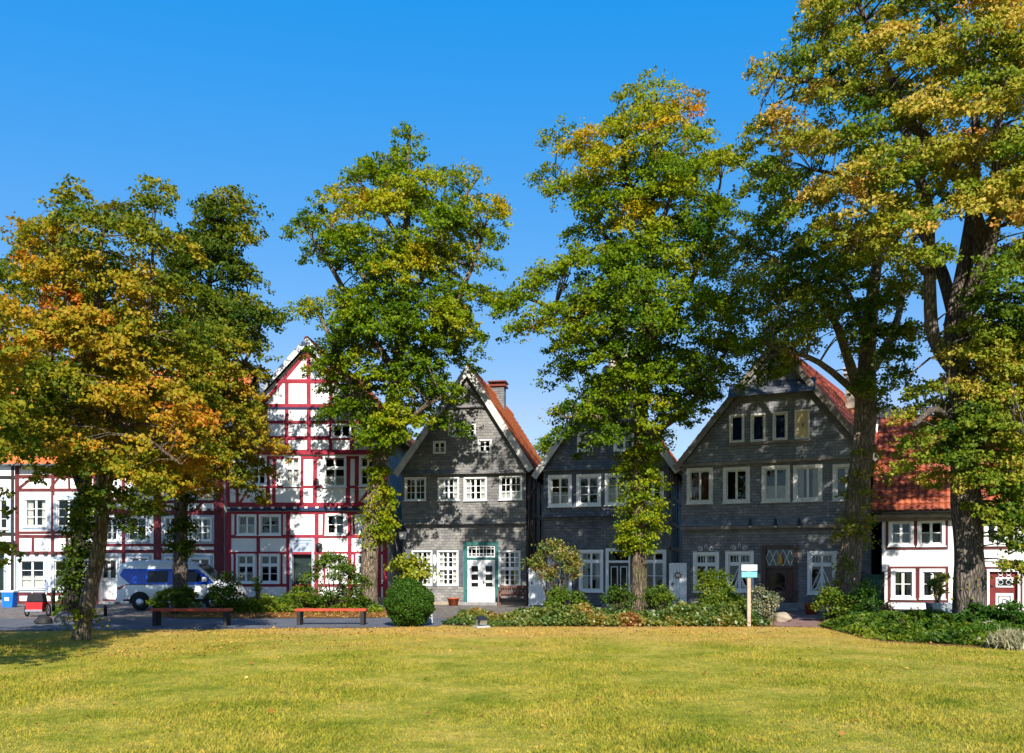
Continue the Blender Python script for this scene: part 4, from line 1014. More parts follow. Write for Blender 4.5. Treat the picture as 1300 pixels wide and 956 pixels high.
# grass blades over the part of the lawn the photo looks at
rng = np.random.default_rng(5)
n = 330000
Y = 7.2*(24.2/7.2)**(rng.random(n)**.8); X = (rng.random(n)-.5)*2*(.64*Y+1)
front = np.interp(X/Y*FP+HX, [0, 300, 480, 560, 620, 980, 1040, 1090, 1120, 1200, 1300], [22.2, 23.2, 23.7, 24.2, 24.1, 24.1, 23.8, 20.3, 19.1, 18.2, 17.1])
k = Y < front+rng.normal(0, .08, n); X, Y = X[k], Y[k]; n = len(X)
hgt = rng.uniform(.018, .05, n)*(1+.5*np.sin(X*1.7+np.sin(Y*2.1)))
C = np.stack([X, Y, hgt*.45], 1); D = rng.normal(0, .55, (n, 3)); D[:, 2] = np.abs(D[:, 2])*.4+.8; N = rng.normal(0, 1, (n, 3)); N[:, 1] -= .3
g = leaf_mesh('grass', C, D, N, hgt, rng.uniform(.006, .012, n), rng.normal(.5, .2, n), 'blade', fold=.02); tag(g, 'short yellow-green grass of the lawn', None, None, 'stuff')
def inpoly(x, y, poly):
    c = np.zeros(len(x), bool); j = len(poly)-1
    for i in range(len(poly)):
        xi, yi = poly[i]; xj, yj = poly[j]
        c ^= ((yi > y) != (yj > y)) & (x < (xj-xi)*(y-yi)/(yj-yi+1e-12)+xi); j = i
    return c
def scatter(poly, n, rng):
    P = np.array(poly); out = []
    while sum(len(o) for o in out) < n:
        q = P.min(0)+rng.random((n, 2))*(P.max(0)-P.min(0)); out.append(q[inpoly(q[:, 0], q[:, 1], poly)])
    return np.concatenate(out)[:n]
def snoise(x, y, s, seed=0):
    R = np.random.default_rng(seed); v = 0
    for k in range(6):
        a = R.uniform(0, 6.28); f = s*(1.4**k)*R.uniform(.8, 1.2); v = v+np.sin((x*np.cos(a)+y*np.sin(a))*f+R.uniform(0, 6.28))/(1.2**k)
    return v/2.6
# fallen leaves
n = 5200
polys = [[(-60*.24, 16), (-14, 23), pt(480, 24), pt(480, 20), (-6, 15)], [pt(205, 28.3), pt(500, 28.4), pt(480, 33), pt(205, 32)], [pt(300, 23.6), pt(1000, 24.2), pt(1000, 21), pt(300, 20)], [(-9, 8), (9, 8), (13, 22), (-13, 22)]]
Q = np.concatenate([scatter(p, m_, rng) for p, m_ in zip(polys, (800, 2600, 500, 420))])
n = len(Q); C = np.stack([Q[:, 0], Q[:, 1], rng.uniform(.03, .055, n)], 1); D = rng.normal(0, 1, (n, 3)); D[:, 2] *= .25; N = rng.normal(0, .35, (n, 3)); N[:, 2] += 1
tag(leaf_mesh('fallen_leaves', C, D, N, rng.uniform(.04, .085, n), rng.uniform(.03, .065, n), rng.random(n), 'leaf_litter'), 'brown and yellow fallen leaves on lawn, path and bed', None, None, 'stuff')
def cover(name, label, poly, n, h0, leaf, mat, tint, seed, tvar=.16, ns=1.2, wd=.7):
    rng = np.random.default_rng(seed); q = scatter(poly, n, rng); x, y = q[:, 0], q[:, 1]
    hh = h0*(.62+.42*snoise(x, y, ns, seed)+.22*snoise(x, y, 4.5, seed+1)); hh = np.maximum(hh, .08)
    # thin towards the rim
    P = np.array(poly); dmin = np.full(len(x), 9.)
    for i in range(len(P)):
        a, b = P[i], P[(i+1) % len(P)]; ab = b-a; t = np.clip(((x-a[0])*ab[0]+(y-a[1])*ab[1])/(ab@ab), 0, 1)
        dmin = np.minimum(dmin, np.hypot(x-a[0]-t*ab[0], y-a[1]-t*ab[1]))
    hh *= np.clip(.3+dmin*1.4, .3, 1)
    z = hh*(1-rng.random(n)**1.6*.85)
    q2 = q+rng.normal(0, .05, q.shape)
    C = np.stack([q2[:, 0], q2[:, 1], np.maximum(z, .02)], 1); D = rng.normal(0, .8, (n, 3)); D[:, 2] += .15; N = rng.normal(0, .6, (n, 3)); N[:, 2] += .9; N[:, 1] -= .4
    t = tint+tvar*snoise(x, y, 1.7, seed+2)+.12*rng.normal(0, 1, n)
    s = leaf*rng.uniform(.6, 1.3, n)
    return tag(leaf_mesh(name, C, D, N, s, s*wd, t, mat), label, None, None, 'stuff')
cover('ground_cover', 'low mixed green and reddish ground cover between lawn and slate houses', [pt(562, 25.2), pt(620, 24.4), pt(760, 24.4), pt(935, 24.3), pt(975, 24.6), pt(965, 27.2), pt(800, 27), pt(600, 26.9)], 56000, .66, .10, 'leaf_bed', .44, 21, .34)
cover('ground_cover', 'dark green ground cover around the big right-hand trees', [pt(1042, 24.4), pt(1090, 20.8), pt(1125, 19.5), pt(1200, 18.6), pt(1300, 17.6), pt(1400, 17), pt(1400, 25), pt(1200, 27.5), pt(1060, 27.5)], 48000, .34, .12, 'leaf_shrub', .45, 22, .34, 2.0, .42)
cover('ground_cover', 'small-leaved evergreen patches in the right-hand bed', [pt(1060, 24), pt(1110, 20.8), pt(1200, 18.8), pt(1290, 18), pt(1390, 17.6), pt(1390, 23), pt(1200, 26), pt(1070, 27)], 30000, .40, .075, 'leaf_box', .7, 28, .3, 2.6, .6)
cover('ground_cover', 'sparse low green plants in the bed before the red framed house', [pt(295, 31.4), pt(485, 31.6), pt(480, 36.5), pt(360, 37), pt(300, 35)], 12000, .55, .11, 'leaf_shrub', .45, 23, .2, 2.2)
cover('ground_cover', 'thin weeds along the left wall near the boulder', [pt(70, 29.5), pt(118, 30), pt(118, 33), pt(70, 33)], 3500, .6, .10, 'leaf_shrub', .2, 24, .2, 2.2)

# ------------------------------------------------------------------ shrubs
def sh(name, label, px_, top, Y, hw, n, leaf, mat, tint=.4, bot=None, seed=3, **k):
    s = Y/FP; zt = EYE+(722-top)*s; zb = .05 if bot is None else EYE+(722-bot)*s
    x = (px_-HX)*s; return shrub(name, label, (x, Y, (zt+zb)/2), (hw*s, hw*s*.85, (zt-zb)/2), n, leaf, mat, tint, seed=seed, **k)
gs = 'shrubs in the beds before the houses'
sh('shrub', 'grey-green bush at the foot of the van-side tree trunk', 222, 740, 30.6, 33, 3000, .10, 'leaf_shrub', .40, seed=31, pads=20, group=gs)
sh('shrub', 'loose silvery green bush hiding the front of the van', 287, 726, 31.2, 27, 2400, .10, 'leaf_shrub', .36, seed=32, pads=20, group=gs, upright=.3)
sh('rose_bush', 'tall open rose bush in front of the red framed house', 424, 697, 32.2, 44, 5200, .10, 'leaf_shrub', .34, seed=33, pads=34, padr=.34, stems=9, group=gs, upright=.4)
sh('shrub', 'low leafy bush beside the dark doorway of the red framed house', 385, 738, 32, 20, 1500, .09, 'leaf_shrub', .5, seed=34, group=gs, upright=.6)
sh('shrub', 'slim upright plant under the ground-floor windows of the red framed house', 327, 722, 33.5, 7, 500, .08, 'leaf_shrub', .3, seed=35, pads=10, padr=.16, group=gs, upright=.8)
sh('sapling', 'bright lime green sapling leaning over the clipped ball bush', 522, 700, 33.5, 30, 1700, .15, 'leaf_shrub', .68, bot=745, seed=36, pads=16, padr=.42, group=gs)
sh('small_tree', 'small yellowing tree with thin stems before the pale gate and blue slate house', 703, 681, 31, 40, 3200, .10, 'leaf_bed', .56, bot=738, seed=37, pads=26, padr=.36, group=gs, tsd=.2)
sh('shrub', 'dense green bush below the first window of the dark blue slate house', 716, 738, 27.5, 30, 3600, .09, 'leaf_shrub', .42, seed=38, pads=22, group=gs)
sh('shrub', 'airy green bush left of the ivy-clad middle trunk', 786, 738, 27.6, 22, 1900, .085, 'leaf_shrub', .34, seed=39, pads=18, padr=.26, group=gs, upright=.4)
sh('shrub', 'airy green bush right of the ivy-clad middle trunk', 838, 734, 27.4, 24, 2100, .085, 'leaf_shrub', .36, seed=40, pads=18, padr=.28, group=gs, upright=.4)
sh('shrub', 'tall bright evergreen bush covering the lattice window left of the notice post', 905, 712, 27.2, 25, 4600, .08, 'leaf_shrub', .5, seed=41, pads=26, padr=.32, group=gs, upright=.5)
sh('shrub', 'broad round green bush directly left of the notice post', 917, 748, 25.6, 34, 5200, .075, 'leaf_shrub', .40, seed=42, pads=30, padr=.3, group=gs)
sh('flowering_shrub', 'pale seed-headed bush right of the notice post', 970, 738, 26.2, 22, 2600, .07, 'leaf_grey', .5, seed=43, pads=22, padr=.24, group=gs, upright=.5, tsd=.3)
sh('shrub', 'leafy green shrub at the foot of the pale leaning trunk', 1058, 742, 26.4, 26, 2400, .09, 'leaf_shrub', .42, seed=44, pads=20, padr=.28, group=gs, upright=.3)
sh('shrub', 'dark layered evergreen between the pale trunk and the white house', 1100, 737, 26, 18, 3000, .08, 'leaf_box', .45, seed=45, pads=22, padr=.26, group=gs)
sh('small_tree', 'small yellow-green tree in the grey trough beside the huge trunk', 1191, 722, 26.5, 14, 1000, .09, 'leaf_bed', .55, bot=758, seed=46, pads=12, padr=.2, group=gs)
sh('shrub', 'dark bush at the foot of the huge right trunk', 1245, 762, 21.6, 42, 5600, .09, 'leaf_box', .42, seed=47, pads=26, group=gs)
sh('shrub', 'mid-green bush left of the huge right trunk', 1165, 770, 21, 48, 5200, .09, 'leaf_shrub', .25, seed=48, pads=26, group=gs)
sh('ornamental_grass', 'dry tan grass tuft at the right lawn edge', 1285, 804, 17.6, 26, 2400, .30, 'leaf_grey', .75, seed=49, pads=24, padr=.2, group=gs, upright=1.6, lw=.09)
sh('shrub', 'dark leafy shrub before the dark red door', 1286, 758, 20.6, 20, 1500, .09, 'leaf_box', .5, seed=50, pads=14, padr=.22, group=gs)
# clipped ball
c = W(519, 766, 24.4); r_ = 31/FP*24.4
root = empty('ball_bush', (c.x, c.y, 0), 0, label='clipped round box bush at the end of the footpath', cat='bush')
rng = np.random.default_rng(60); n = 26000
d = unit(rng.normal(0, 1, (n, 3))); rad = r_*(1+.05*np.sin(d[:, 0]*7+2)*np.sin(d[:, 1]*6)+.04*np.sin(d[:, 2]*11+d[:, 0]*5)+.05*np.sin(d[:, 0]*17)*np.sin(d[:, 2]*15)*np.sin(d[:, 1]*16))*(1-rng.random(n)**2*.22)*(1+.10*np.maximum(0, np.sin(d[:, 0]*23+1)*np.sin(d[:, 2]*21)*np.sin(d[:, 1]*22+2)-.55)*2.2)*np.where(rng.random(n) < .02, 1+.07*rng.random(n), 1)*(1+.05*np.sin(d[:, 0]*3+.6+d[:, 2]*2))
taper = np.where(d[:, 2] < 0, 1-.28*(-d[:, 2])**1.5, 1)
P = d*rad[:, None]*np.stack([taper*1.03, taper, np.full(n, .98)], 1); P[:, 2] += c.z; P[:, 2] = np.maximum(P[:, 2], .02)
leaf_mesh('foliage', P, rng.normal(0, .8, (n, 3))+d*.6, d+rng.normal(0, .6, (n, 3)), .055*rng.uniform(.7, 1.3, n), .04, .5+rng.normal(0, .2, n), 'leaf_box', root)
m = MB(); m.tube([(0, 0, -.05), (0, 0, c.z)], .07, 8)
for k in range(8): a = k*.785; m.tube([(0, 0, .1), (.3*math.cos(a), .3*math.sin(a), c.z), (.5*math.cos(a), .5*math.sin(a), c.z+.2)], .015, 5)
m.build('stems', 'bark_warm', root)

# ------------------------------------------------------------------ street furniture
def bench(x0, x1, Y, label):
    xa, xb = (x0-HX)/FP*Y, (x1-HX)/FP*Y; L = xb-xa; zt = EYE-(772.5-722)/FP*Y
    r = empty('bench', (xa+L/2, Y, 0), 0, label=label, cat='bench', group='red plank benches along the footpath')
    for k in range(3):
        m = MB(); m.box(-L/2, L/2, -.21+.145*k, -.21+.145*k+.13, zt-.075, zt); o = m.build('seat_plank', 'bench_wood', r, bevel=.012)
    for sx in (-1, 1):
        m = MB(); x = sx*(L/2-.11); m.prism_z([(x-.05, -.2), (x+.05, -.2), (x+.05, .2), (x-.05, .2)], -.02, zt-.078); m.build('leg', 'grey_stone' if False else 'dark_timber', r, bevel=.01)
    return r
bench(194, 293, 24.6, 'red plank bench without backrest in front of the van')
bench(376, 466, 25.0, 'red plank bench without backrest in front of the red framed house')
# notice post
Y = 24.4; x = (950.5-HX)/FP*Y
r = empty('notice_post', (x, Y, 0), 0, label='wooden post with a white board above a turquoise board', cat='sign')
m = MB(); m.box(-.048, .048, -.045, .045, -.1, EYE-(719-722)/FP*Y); m.build('post', 'post_wood', r, bevel=.006)
zt = lambda py: EYE+(722-py)/FP*Y
m = MB(); m.box(-.215, .215, -.075, -.047, zt(724.5), zt(717)); m.build('board', 'white_paint', r, bevel=.004)['label'] = 'blank white upper board'
m = MB(); m.box(-.215, .215, -.075, -.047, zt(733), zt(725.8)); b_ = m.build('board', 'cyan_paint', r, bevel=.004); b_['label'] = 'turquoise lower board'
# ground spotlight
Y = 24.0; x = (611-HX)/FP*Y
r = empty('ground_spotlight', (x, Y, 0), .5, label='small dark spotlight on a concrete pad at the lawn edge', cat='spotlight')
m = MB(); m.box(-.2, .2, -.16, .16, -.02, .05); m.build('base', 'concrete', r, bevel=.015)
M_ = Matrix.Translation((0, 0, .2)) @ Matrix.Rotation(.5, 4, 'X')
m = MB(); m.box(-.12, .12, -.14, .1, -.07, .09, M_); hd = m.build('housing', 'dark_iron', r, bevel=.015)
m = MB(); m.box(-.105, .105, -.15, -.141, -.055, .075, M_); m.build('lens', 'silver', hd)
m = MB(); m.box(-.15, -.13, -.03, .03, .05, .22); m.box(.13, .15, -.03, .03, .05, .22); m.build('bracket', 'silver', r)
# stone block
Y = 26.0; x = (543-HX)/FP*Y
m = MB(); m.prism([(-.17, 0), (.17, 0), (.14, .62), (-.14, .62)], -.17, .17); o = m.build('stone_block', 'concrete', None, (x, Y, 0), bevel=.02); tag(o, 'grey tapered stone block behind the clipped ball bush', 'stone block')
def boulder(px_, Y, r, label, seed, mat='grey_stone', cat='boulder', g=None):
    m = MB(); m.blob((0, 0, r[2]*.7), r, seed, 18, 12, .16); o = m.build('boulder', mat, None, ((px_-HX)/FP*Y, Y, -.02)); tag(o, label, cat, g)
gb = 'boulders in the beds'
boulder(87, 26.5, (.36, .26, .19), 'grey boulder left of the leaning front trunk', 1, 'dark_stone', g=gb)
boulder(993, 26.5, (.28, .26, .19), 'tan boulder beside the red paved path', 2, 'stone', g=gb)
boulder(1214, 18.9, (.14, .12, .10), 'small pink stone at the bed edge below the huge trunk', 3, 'stone', g=gb)
boulder(1240, 18.5, (.17, .14, .10), 'flat tan stone at the bed edge right of the small pink one', 4, 'stone', g=gb)
boulder(1256, 20.2, (.3, .25, .24), 'brownish stone among shrubs below the dark red door', 5, 'stone', g=gb)
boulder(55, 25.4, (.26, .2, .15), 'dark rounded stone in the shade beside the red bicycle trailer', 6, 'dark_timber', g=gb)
# bollards
for i, (px_, Y, lab) in enumerate(((68, 30.5, 'short black bollard right of the red bicycle trailer'), (134, 29.5, 'low dark bollard stub in front of the wreath door'))):
    m = MB(); h_ = .95 if i == 0 else .4; m.lathe([(.055, 0), (.055, h_-.12), (.075, h_-.11), (.075, h_-.07), (.05, h_-.06), (.06, h_-.02), (0, h_)], (0, 0, 0), 12)
    tag(m.build('bollard', 'dark_iron', None, ((px_-HX)/FP*Y, Y, 0)), lab, 'bollard', 'black bollards')
# blue bin
Y = 36.5; x = (12.5-HX)/FP*Y
r = empty('waste_bin', (x, Y, 0), 0, label='small blue bin with a white lid at the far left wall', cat='bin')
m = MB(); m.prism([(-.2, .0), (.2, 0), (.25, .62), (-.25, .62)], -.2, .2); m.build('body', 'bin_blue', r, bevel=.02)
m = MB(); m.box(-.27, .27, -.23, .23, .625, .70); m.build('lid', 'label_white', r, bevel=.02)
m = MB(); m.box(-.1, .08, -.215, -.203, .28, .42); m.build('sticker', 'label_white', r)
# bicycle trailer
Y = 29.5; x = (47-HX)/FP*Y
r = empty('bicycle_trailer', (x, Y, 0), .15, label='red and black fabric bicycle trailer parked by the left wall', cat='bicycle trailer')
r.scale = (.88,)*3
m = MB(); m.prism([(-.28, .18), (.28, .18), (.31, .55), (-.31, .55)], -.32, .3); m.build('body', 'cart_red', r, bevel=.03)
m = MB(); m.prism([(-.31, .555), (.31, .555), (.25, .88), (-.25, .88)], -.24, .22); m.build('canopy', 'cart_black', r, bevel=.03)
m = MB(); m.tube([(-.25, .15, .8), (-.26, .35, 1.02), (-.22, .37, 1.06), (.22, .37, 1.06), (.26, .35, 1.02), (.25, .15, .8)], .018, 6); m.build('handle', 'silver', r)
for sx in (-1, 1):
    m = MB(); M_ = Matrix.Translation((sx*.38, .08, .24)) @ Matrix.Rotation(math.pi/2, 4, 'Y')
    n_ = 20; ring = [M_ @ Vector((.215*math.cos(6.2832*k/n_), .215*math.sin(6.2832*k/n_), 0)) for k in range(n_+1)]
    m.tube(ring, .028, 8, False); w_ = m.build('wheel', 'rubber', r)
    m = MB()
    for k in range(0, n_, 2): m.tube([M_ @ Vector((0, 0, 0)), ring[k]], .004, 4)
    m.tube([(sx*.30, .08, .24), (sx*.41, .08, .24)], .025, 8); m.build('spokes', 'silver', w_)
m = MB(); m.box(-.3, .3, -.35, -.325, .2, .28); m.build('bumper', 'silver', r)
# pots, trough, door bench, gates
def pot(px_, Y, rr, hh, label, mat='terracotta', name='flower_pot', cat='pot'):
    m = MB(); m.lathe([(rr*.72, 0), (rr*.95, hh*.85), (rr*1.08, hh*.86), (rr*1.08, hh), (rr*.92, hh), (rr*.9, hh*.9), (0, hh*.9)], (0, 0, 0), 18)
    return tag(m.build(name, mat, None, ((px_-HX)/FP*Y, Y, 0)), label, cat, 'flower pots by the walls')
pot(575.5, 38.2, .26, .34, 'broad terracotta tub left of the teal framed door')
pot(1030, 30.5, .24, .42, 'terracotta pot right of the carved brown door')
p_ = pot(1127, 29.5, .2, .26, 'small brown pot with dark red flowers at the white house corner', 'old_wood')
rng = np.random.default_rng(77); n = 260; C = rng.normal(0, .1, (n, 3))+np.array([0, 0, .32])
leaf_mesh('flowers', C, rng.normal(0, 1, (n, 3)), rng.normal(0, .5, (n, 3))+np.array([0, -.3, 1]), .06, .05, .75+rng.normal(0, .25, n), 'leaf_bed', p_)
Y = 26.5; m = MB(); m.prism([(-.38, 0), (.38, 0), (.42, .36), (-.42, .36)], -.2, .2)
tag(m.build('plant_trough', 'zinc', None, ((1196-HX)/FP*Y, Y, .22), bevel=.02), 'grey trough holding the small yellow-green tree', 'trough')
m = MB(); m.box(-.36, -.24, -.16, .16, 0, .22); m.box(.24, .36, -.16, .16, 0, .22); tag(m.build('trough_block', 'grey_stone', None, ((1196-HX)/FP*Y, Y, 0)), 'pair of stone blocks carrying the grey trough', 'stone block')
p = HD.world(HD.px(653, 760)[0], -.42, 0)
r = empty('garden_bench', p, -HD.a, label='old reddish garden bench right of the teal framed door', cat='bench')
m = MB()
for k in range(4): m.box(-.62, .62, -.22+.115*k, -.22+.115*k+.095, .40, .435)
m.build('seat', 'old_wood', r)
m = MB(); m.box(-.62, .62, .235, .27, .78, .87); m.box(-.62, .62, .235, .27, .5, .57)
for k in range(11): x = -.5+.1*k; m.box(x-.022, x+.022, .24, .262, .571, .779)
m.build('backrest', 'old_wood', r)
for sx in (-1, 1):
    m = MB(); m.box(sx*.6-.03, sx*.6+.03, -.24, -.18, 0, .62); m.box(sx*.6-.03, sx*.6+.03, .21, .272, 0, .9); m.box(sx*.6-.035, sx*.6+.035, -.25, .2, .62, .66); m.box(sx*.6-.025, sx*.6+.025, -.179, .209, .32, .38); m.build('leg', 'old_wood', r)
def gate(x0, x1, y0, Y, label, mat, star=False, name='gate'):
    xa, xb = (x0-HX)/FP*Y, (x1-HX)/FP*Y; zt = EYE+(722-y0)/FP*Y; L = xb-xa
    r = empty(name, ((xa+xb)/2, Y, 0), -.16, label=label, cat='gate', group='narrow gates between the slate houses')
    m = MB(); n_ = 5
    for k in range(n_): m.box(-L/2+L*k/n_+.004, -L/2+L*(k+1)/n_-.004, -.02, .02, .06, zt)
    m.build('door_leaf', mat, r, bevel=.004)
    m = MB(); m.box(-L/2-.06, -L/2-.001, -.05, .05, 0, zt+.06); m.box(L/2+.001, L/2+.06, -.05, .05, 0, zt+.06); m.box(-L/2, L/2, -.045, .045, zt+.004, zt+.07); m.build('gate_frame', mat, r); handle(r, -L/2+.06, -.02, 1.0)
    if star:
        m = MB(); zc = zt-.42; m.prism([(.0+(.19 if k % 2 == 0 else .1)*math.cos(k*math.pi/8+.2), zc+(.19 if k % 2 == 0 else .1)*math.sin(k*math.pi/8+.2)) for k in range(16)], -.04, -.021); m.lathe([(0, 0)], (0, 0, 0), 3) if False else None
        m.build('star_plate', 'brass_brown', r)
        m = MB(); m.box(-.07, .07, -.055, -.041, zc-.05, zc+.06); m.build('plate_centre', 'old_white_paint', r)
gate(673, 691, 722, 37.2, 'plain pale gate between the grey and the dark blue slate house', 'label_white')
gate(851.5, 869.5, 717, 35.0, 'pale gate with a brown star plate left of the broad slate house', 'label_white', True)
Y = 31.0; xa, xb = (1097-HX)/FP*Y, (1119-HX)/FP*Y
r = empty('board_fence', ((xa+xb)/2, Y, 0), -.1, label='dark green board fence between pale trunk and white house', cat='fence')
m = MB(); L = xb-xa
for k in range(6): m.box(-L/2+L*k/6+.005, -L/2+L*(k+1)/6-.005, -.015, .015, .05, 1.4)
m.build('boards', 'fence_green', r)
m = MB(); m.box(-L/2-.08, -L/2-.003, -.05, .05, 0, 1.5); m.box(L/2+.003, L/2+.08, -.05, .05, 0, 1.5); m.build('posts', 'dark_timber', r)

# ------------------------------------------------------------------ van
Y0 = 34.6; s_ = 4.55
r = empty('delivery_van', ((160-HX)/FP*Y0, Y0, 0), .0, label='white high-roof van with blue side graphics parked behind the bench', cat='van')
HW = .9
def ztop(x):
    return float(np.interp(x, [0, .08, .4, 1.2, 2.4, 2.9, 3.2, 3.45, 3.75, 3.95, 4.3, 4.5, 4.58], [1.55, 1.80, 1.90, 1.94, 1.90, 1.80, 1.62, 1.40, 1.14, 1.05, .97, .82, .62]))
def halfw(x, z):
    f = float(np.interp(z, [.25, .5, .95, 1.5, 1.8, 1.95], [.95, 1, 1, .90, .80, .68]))
    return HW*f*float(np.interp(x, [0, .12, 3.7, 4.3, 4.58], [.93, 1, 1, .95, .78]))
xs = [0, .06, .2, .5, .9, 1.4, 1.9, 2.4, 2.7, 2.95, 3.2, 3.45, 3.7, 3.95, 4.2, 4.42, 4.54, 4.58]; m = MB(); rings = []
for x in xs:
    zt = ztop(x); zb = float(np.interp(x, [0, .2, 4.3, 4.58], [.36, .26, .26, .36])); ring = []
    zz = [zb, zb+.12, .6 if zt > .8 else zb+.18]
    fr = [.62, .75, .9, .97]; bz = min(.98, zt-.08); zz = [zb, zb+.12, (zb+bz)/2+.05, bz]+[bz+(zt-bz)*f for f in (.35, .7, .9, .985)]
    for z in zz: ring.append((x, -halfw(x, z)*(1 if z < zt-.02 else .9), z))
    ring.append((x, -halfw(x, zt)*.55, zt+.012)); ring.append((x, 0, zt+.02))
    ring += [(a, -b, c) for a, b, c in ring[-2::-1]]; rings.append(ring)
k = len(rings[0]); vs = [p for q in rings for p in q]
fs = [(i*k+j, i*k+(j+1) % k, (i+1)*k+(j+1) % k, (i+1)*k+j) for i in range(len(xs)-1) for j in range(k)]+[tuple(range(k-1, -1, -1)), tuple((len(xs)-1)*k+j for j in range(k))]
m.add(vs, fs, True); body = m.build('body', 'van_white', r)
def skin(poly, mat, name, par=r, side=-1, off=.012, n=1):
    """a sheet that follows the van's flank"""
    x0, x1 = min(p[0] for p in poly), max(p[0] for p in poly); z0, z1 = min(p[1] for p in poly), max(p[1] for p in poly)
    m = MB(); NX, NZ = 24, 8
    for i in range(NX):
        for j in range(NZ):
            a, b = x0+(x1-x0)*i/NX, x0+(x1-x0)*(i+1)/NX; c, d = z0+(z1-z0)*j/NZ, z0+(z1-z0)*(j+1)/NZ
            q = [(a, c), (b, c), (b, d), (a, d)]
            cx = sum(p[0] for p in poly)/len(poly); cz = sum(p[1] for p in poly)/len(poly); pl = []
            for t in range(len(poly)):
                p, p2 = poly[t], poly[(t+1) % len(poly)]; nx, nz = p2[1]-p[1], -(p2[0]-p[0])
                if nx*(cx-p[0])+nz*(cz-p[1]) > 0: nx, nz = -nx, -nz
                pl.append((nx, nz, nx*p[0]+nz*p[1]))
            q = clip_poly(q, pl)
            if q: m.add([(u, side*(halfw(u, v)+off), v) for u, v in q], [tuple(range(len(q)))], True)
    return m.build(name, mat, par)
for sd in (-1, 1):
    skin([(.12, 1.35), (.55, 1.0), (3.1, .98), (3.75, 1.04), (3.42, 1.36), (3.1, 1.58), (.25, 1.6)], 'van_blue', 'side_graphic', side=sd)
    skin([(1.18, 1.08), (1.98, 1.08), (1.98, 1.52), (1.22, 1.52)], 'dark_glass', 'side_window', side=sd, off=.02)
    skin([(2.45, 1.08), (3.45, 1.12), (3.15, 1.42), (2.95, 1.54), (2.45, 1.54)], 'dark_glass', 'door_window', side=sd, off=.02)
    skin([(.02, .86), (.30, .98), (.42, 1.0), (.12, .78)], 'tail_red', 'tail_light', side=sd, off=.014)
    skin([(.35, 1.005), (1.4, 1.005), (1.4, .985), (.35, .985)], 'rubber', 'slide_rail', side=sd, off=.018)
    skin([(.3, .36), (4.2, .36), (4.2, .44), (.3, .44)], 'rubber', 'sill_trim', side=sd, off=.012)
    for wx in (.92, 3.72):
        m = MB(); m.prism([(wx+.40*math.cos(t*math.pi/14), .33+.40*math.sin(t*math.pi/14)) for t in range(15)]+[(wx-.40, .27), (wx+.40, .27)], sd*(halfw(wx, .5)-.25), sd*(halfw(wx, .5)+.010)); m.build('wheel_arch', 'rubber', r)
        m = MB(); yc = sd*(halfw(wx, .5)-.09)
        M_ = Matrix.Translation((wx, yc, .32)) @ Matrix.Rotation(math.pi/2, 4, 'X')
        q = MB(); q.lathe([(.2, -.1), (.3, -.1), (.32, -.07), (.32, .07), (.3, .11), (.2, .11)], (0, 0, 0), 24); m.add([M_ @ Vector(v) for v in q.v], q.f, True); wl = m.build('wheel', 'rubber', r)
        q = MB(); q.lathe([(.0, -.115), (.05, -.118), (.2, -.105), (.2, .105), (.05, .118), (0, .115)], (0, 0, 0), 20); m = MB(); m.add([M_ @ Vector(v) for v in q.v], q.f, True); m.build('rim', 'silver', wl)
m = MB(); m.add([(3.02, -.60, 1.74), (3.02, .60, 1.74), (3.72, .68, 1.19), (3.72, -.68, 1.19)], [(0, 1, 2, 3)]); m.v = [(v[0]+.02, v[1], v[2]+.03) for v in m.v]; m.build('windscreen', 'dark_glass', r)
for sd in (-1, 1):
    m = MB(); m.blob((4.42, sd*.66, .78), (.14, .12, .09), 2, 12, 8, .0); m.build('headlight', 'silver', r)
    m = MB(); m.box(3.35, 3.50, sd*1.0-.1, sd*1.0+.1, 1.10, 1.28); m.build('mirror', 'van_white', r, bevel=.03)
m = MB(); m.box(-.06, .1, -.8, .8, .32, .5); m.build('bumper', 'van_white', r, bevel=.03)

# ------------------------------------------------------------------ trees
gt = 'tall trees in front of the houses'
def sm(a, b, x): t = min(1, max(0, (x-a)/(b-a))); return t*t*(3-2*t)
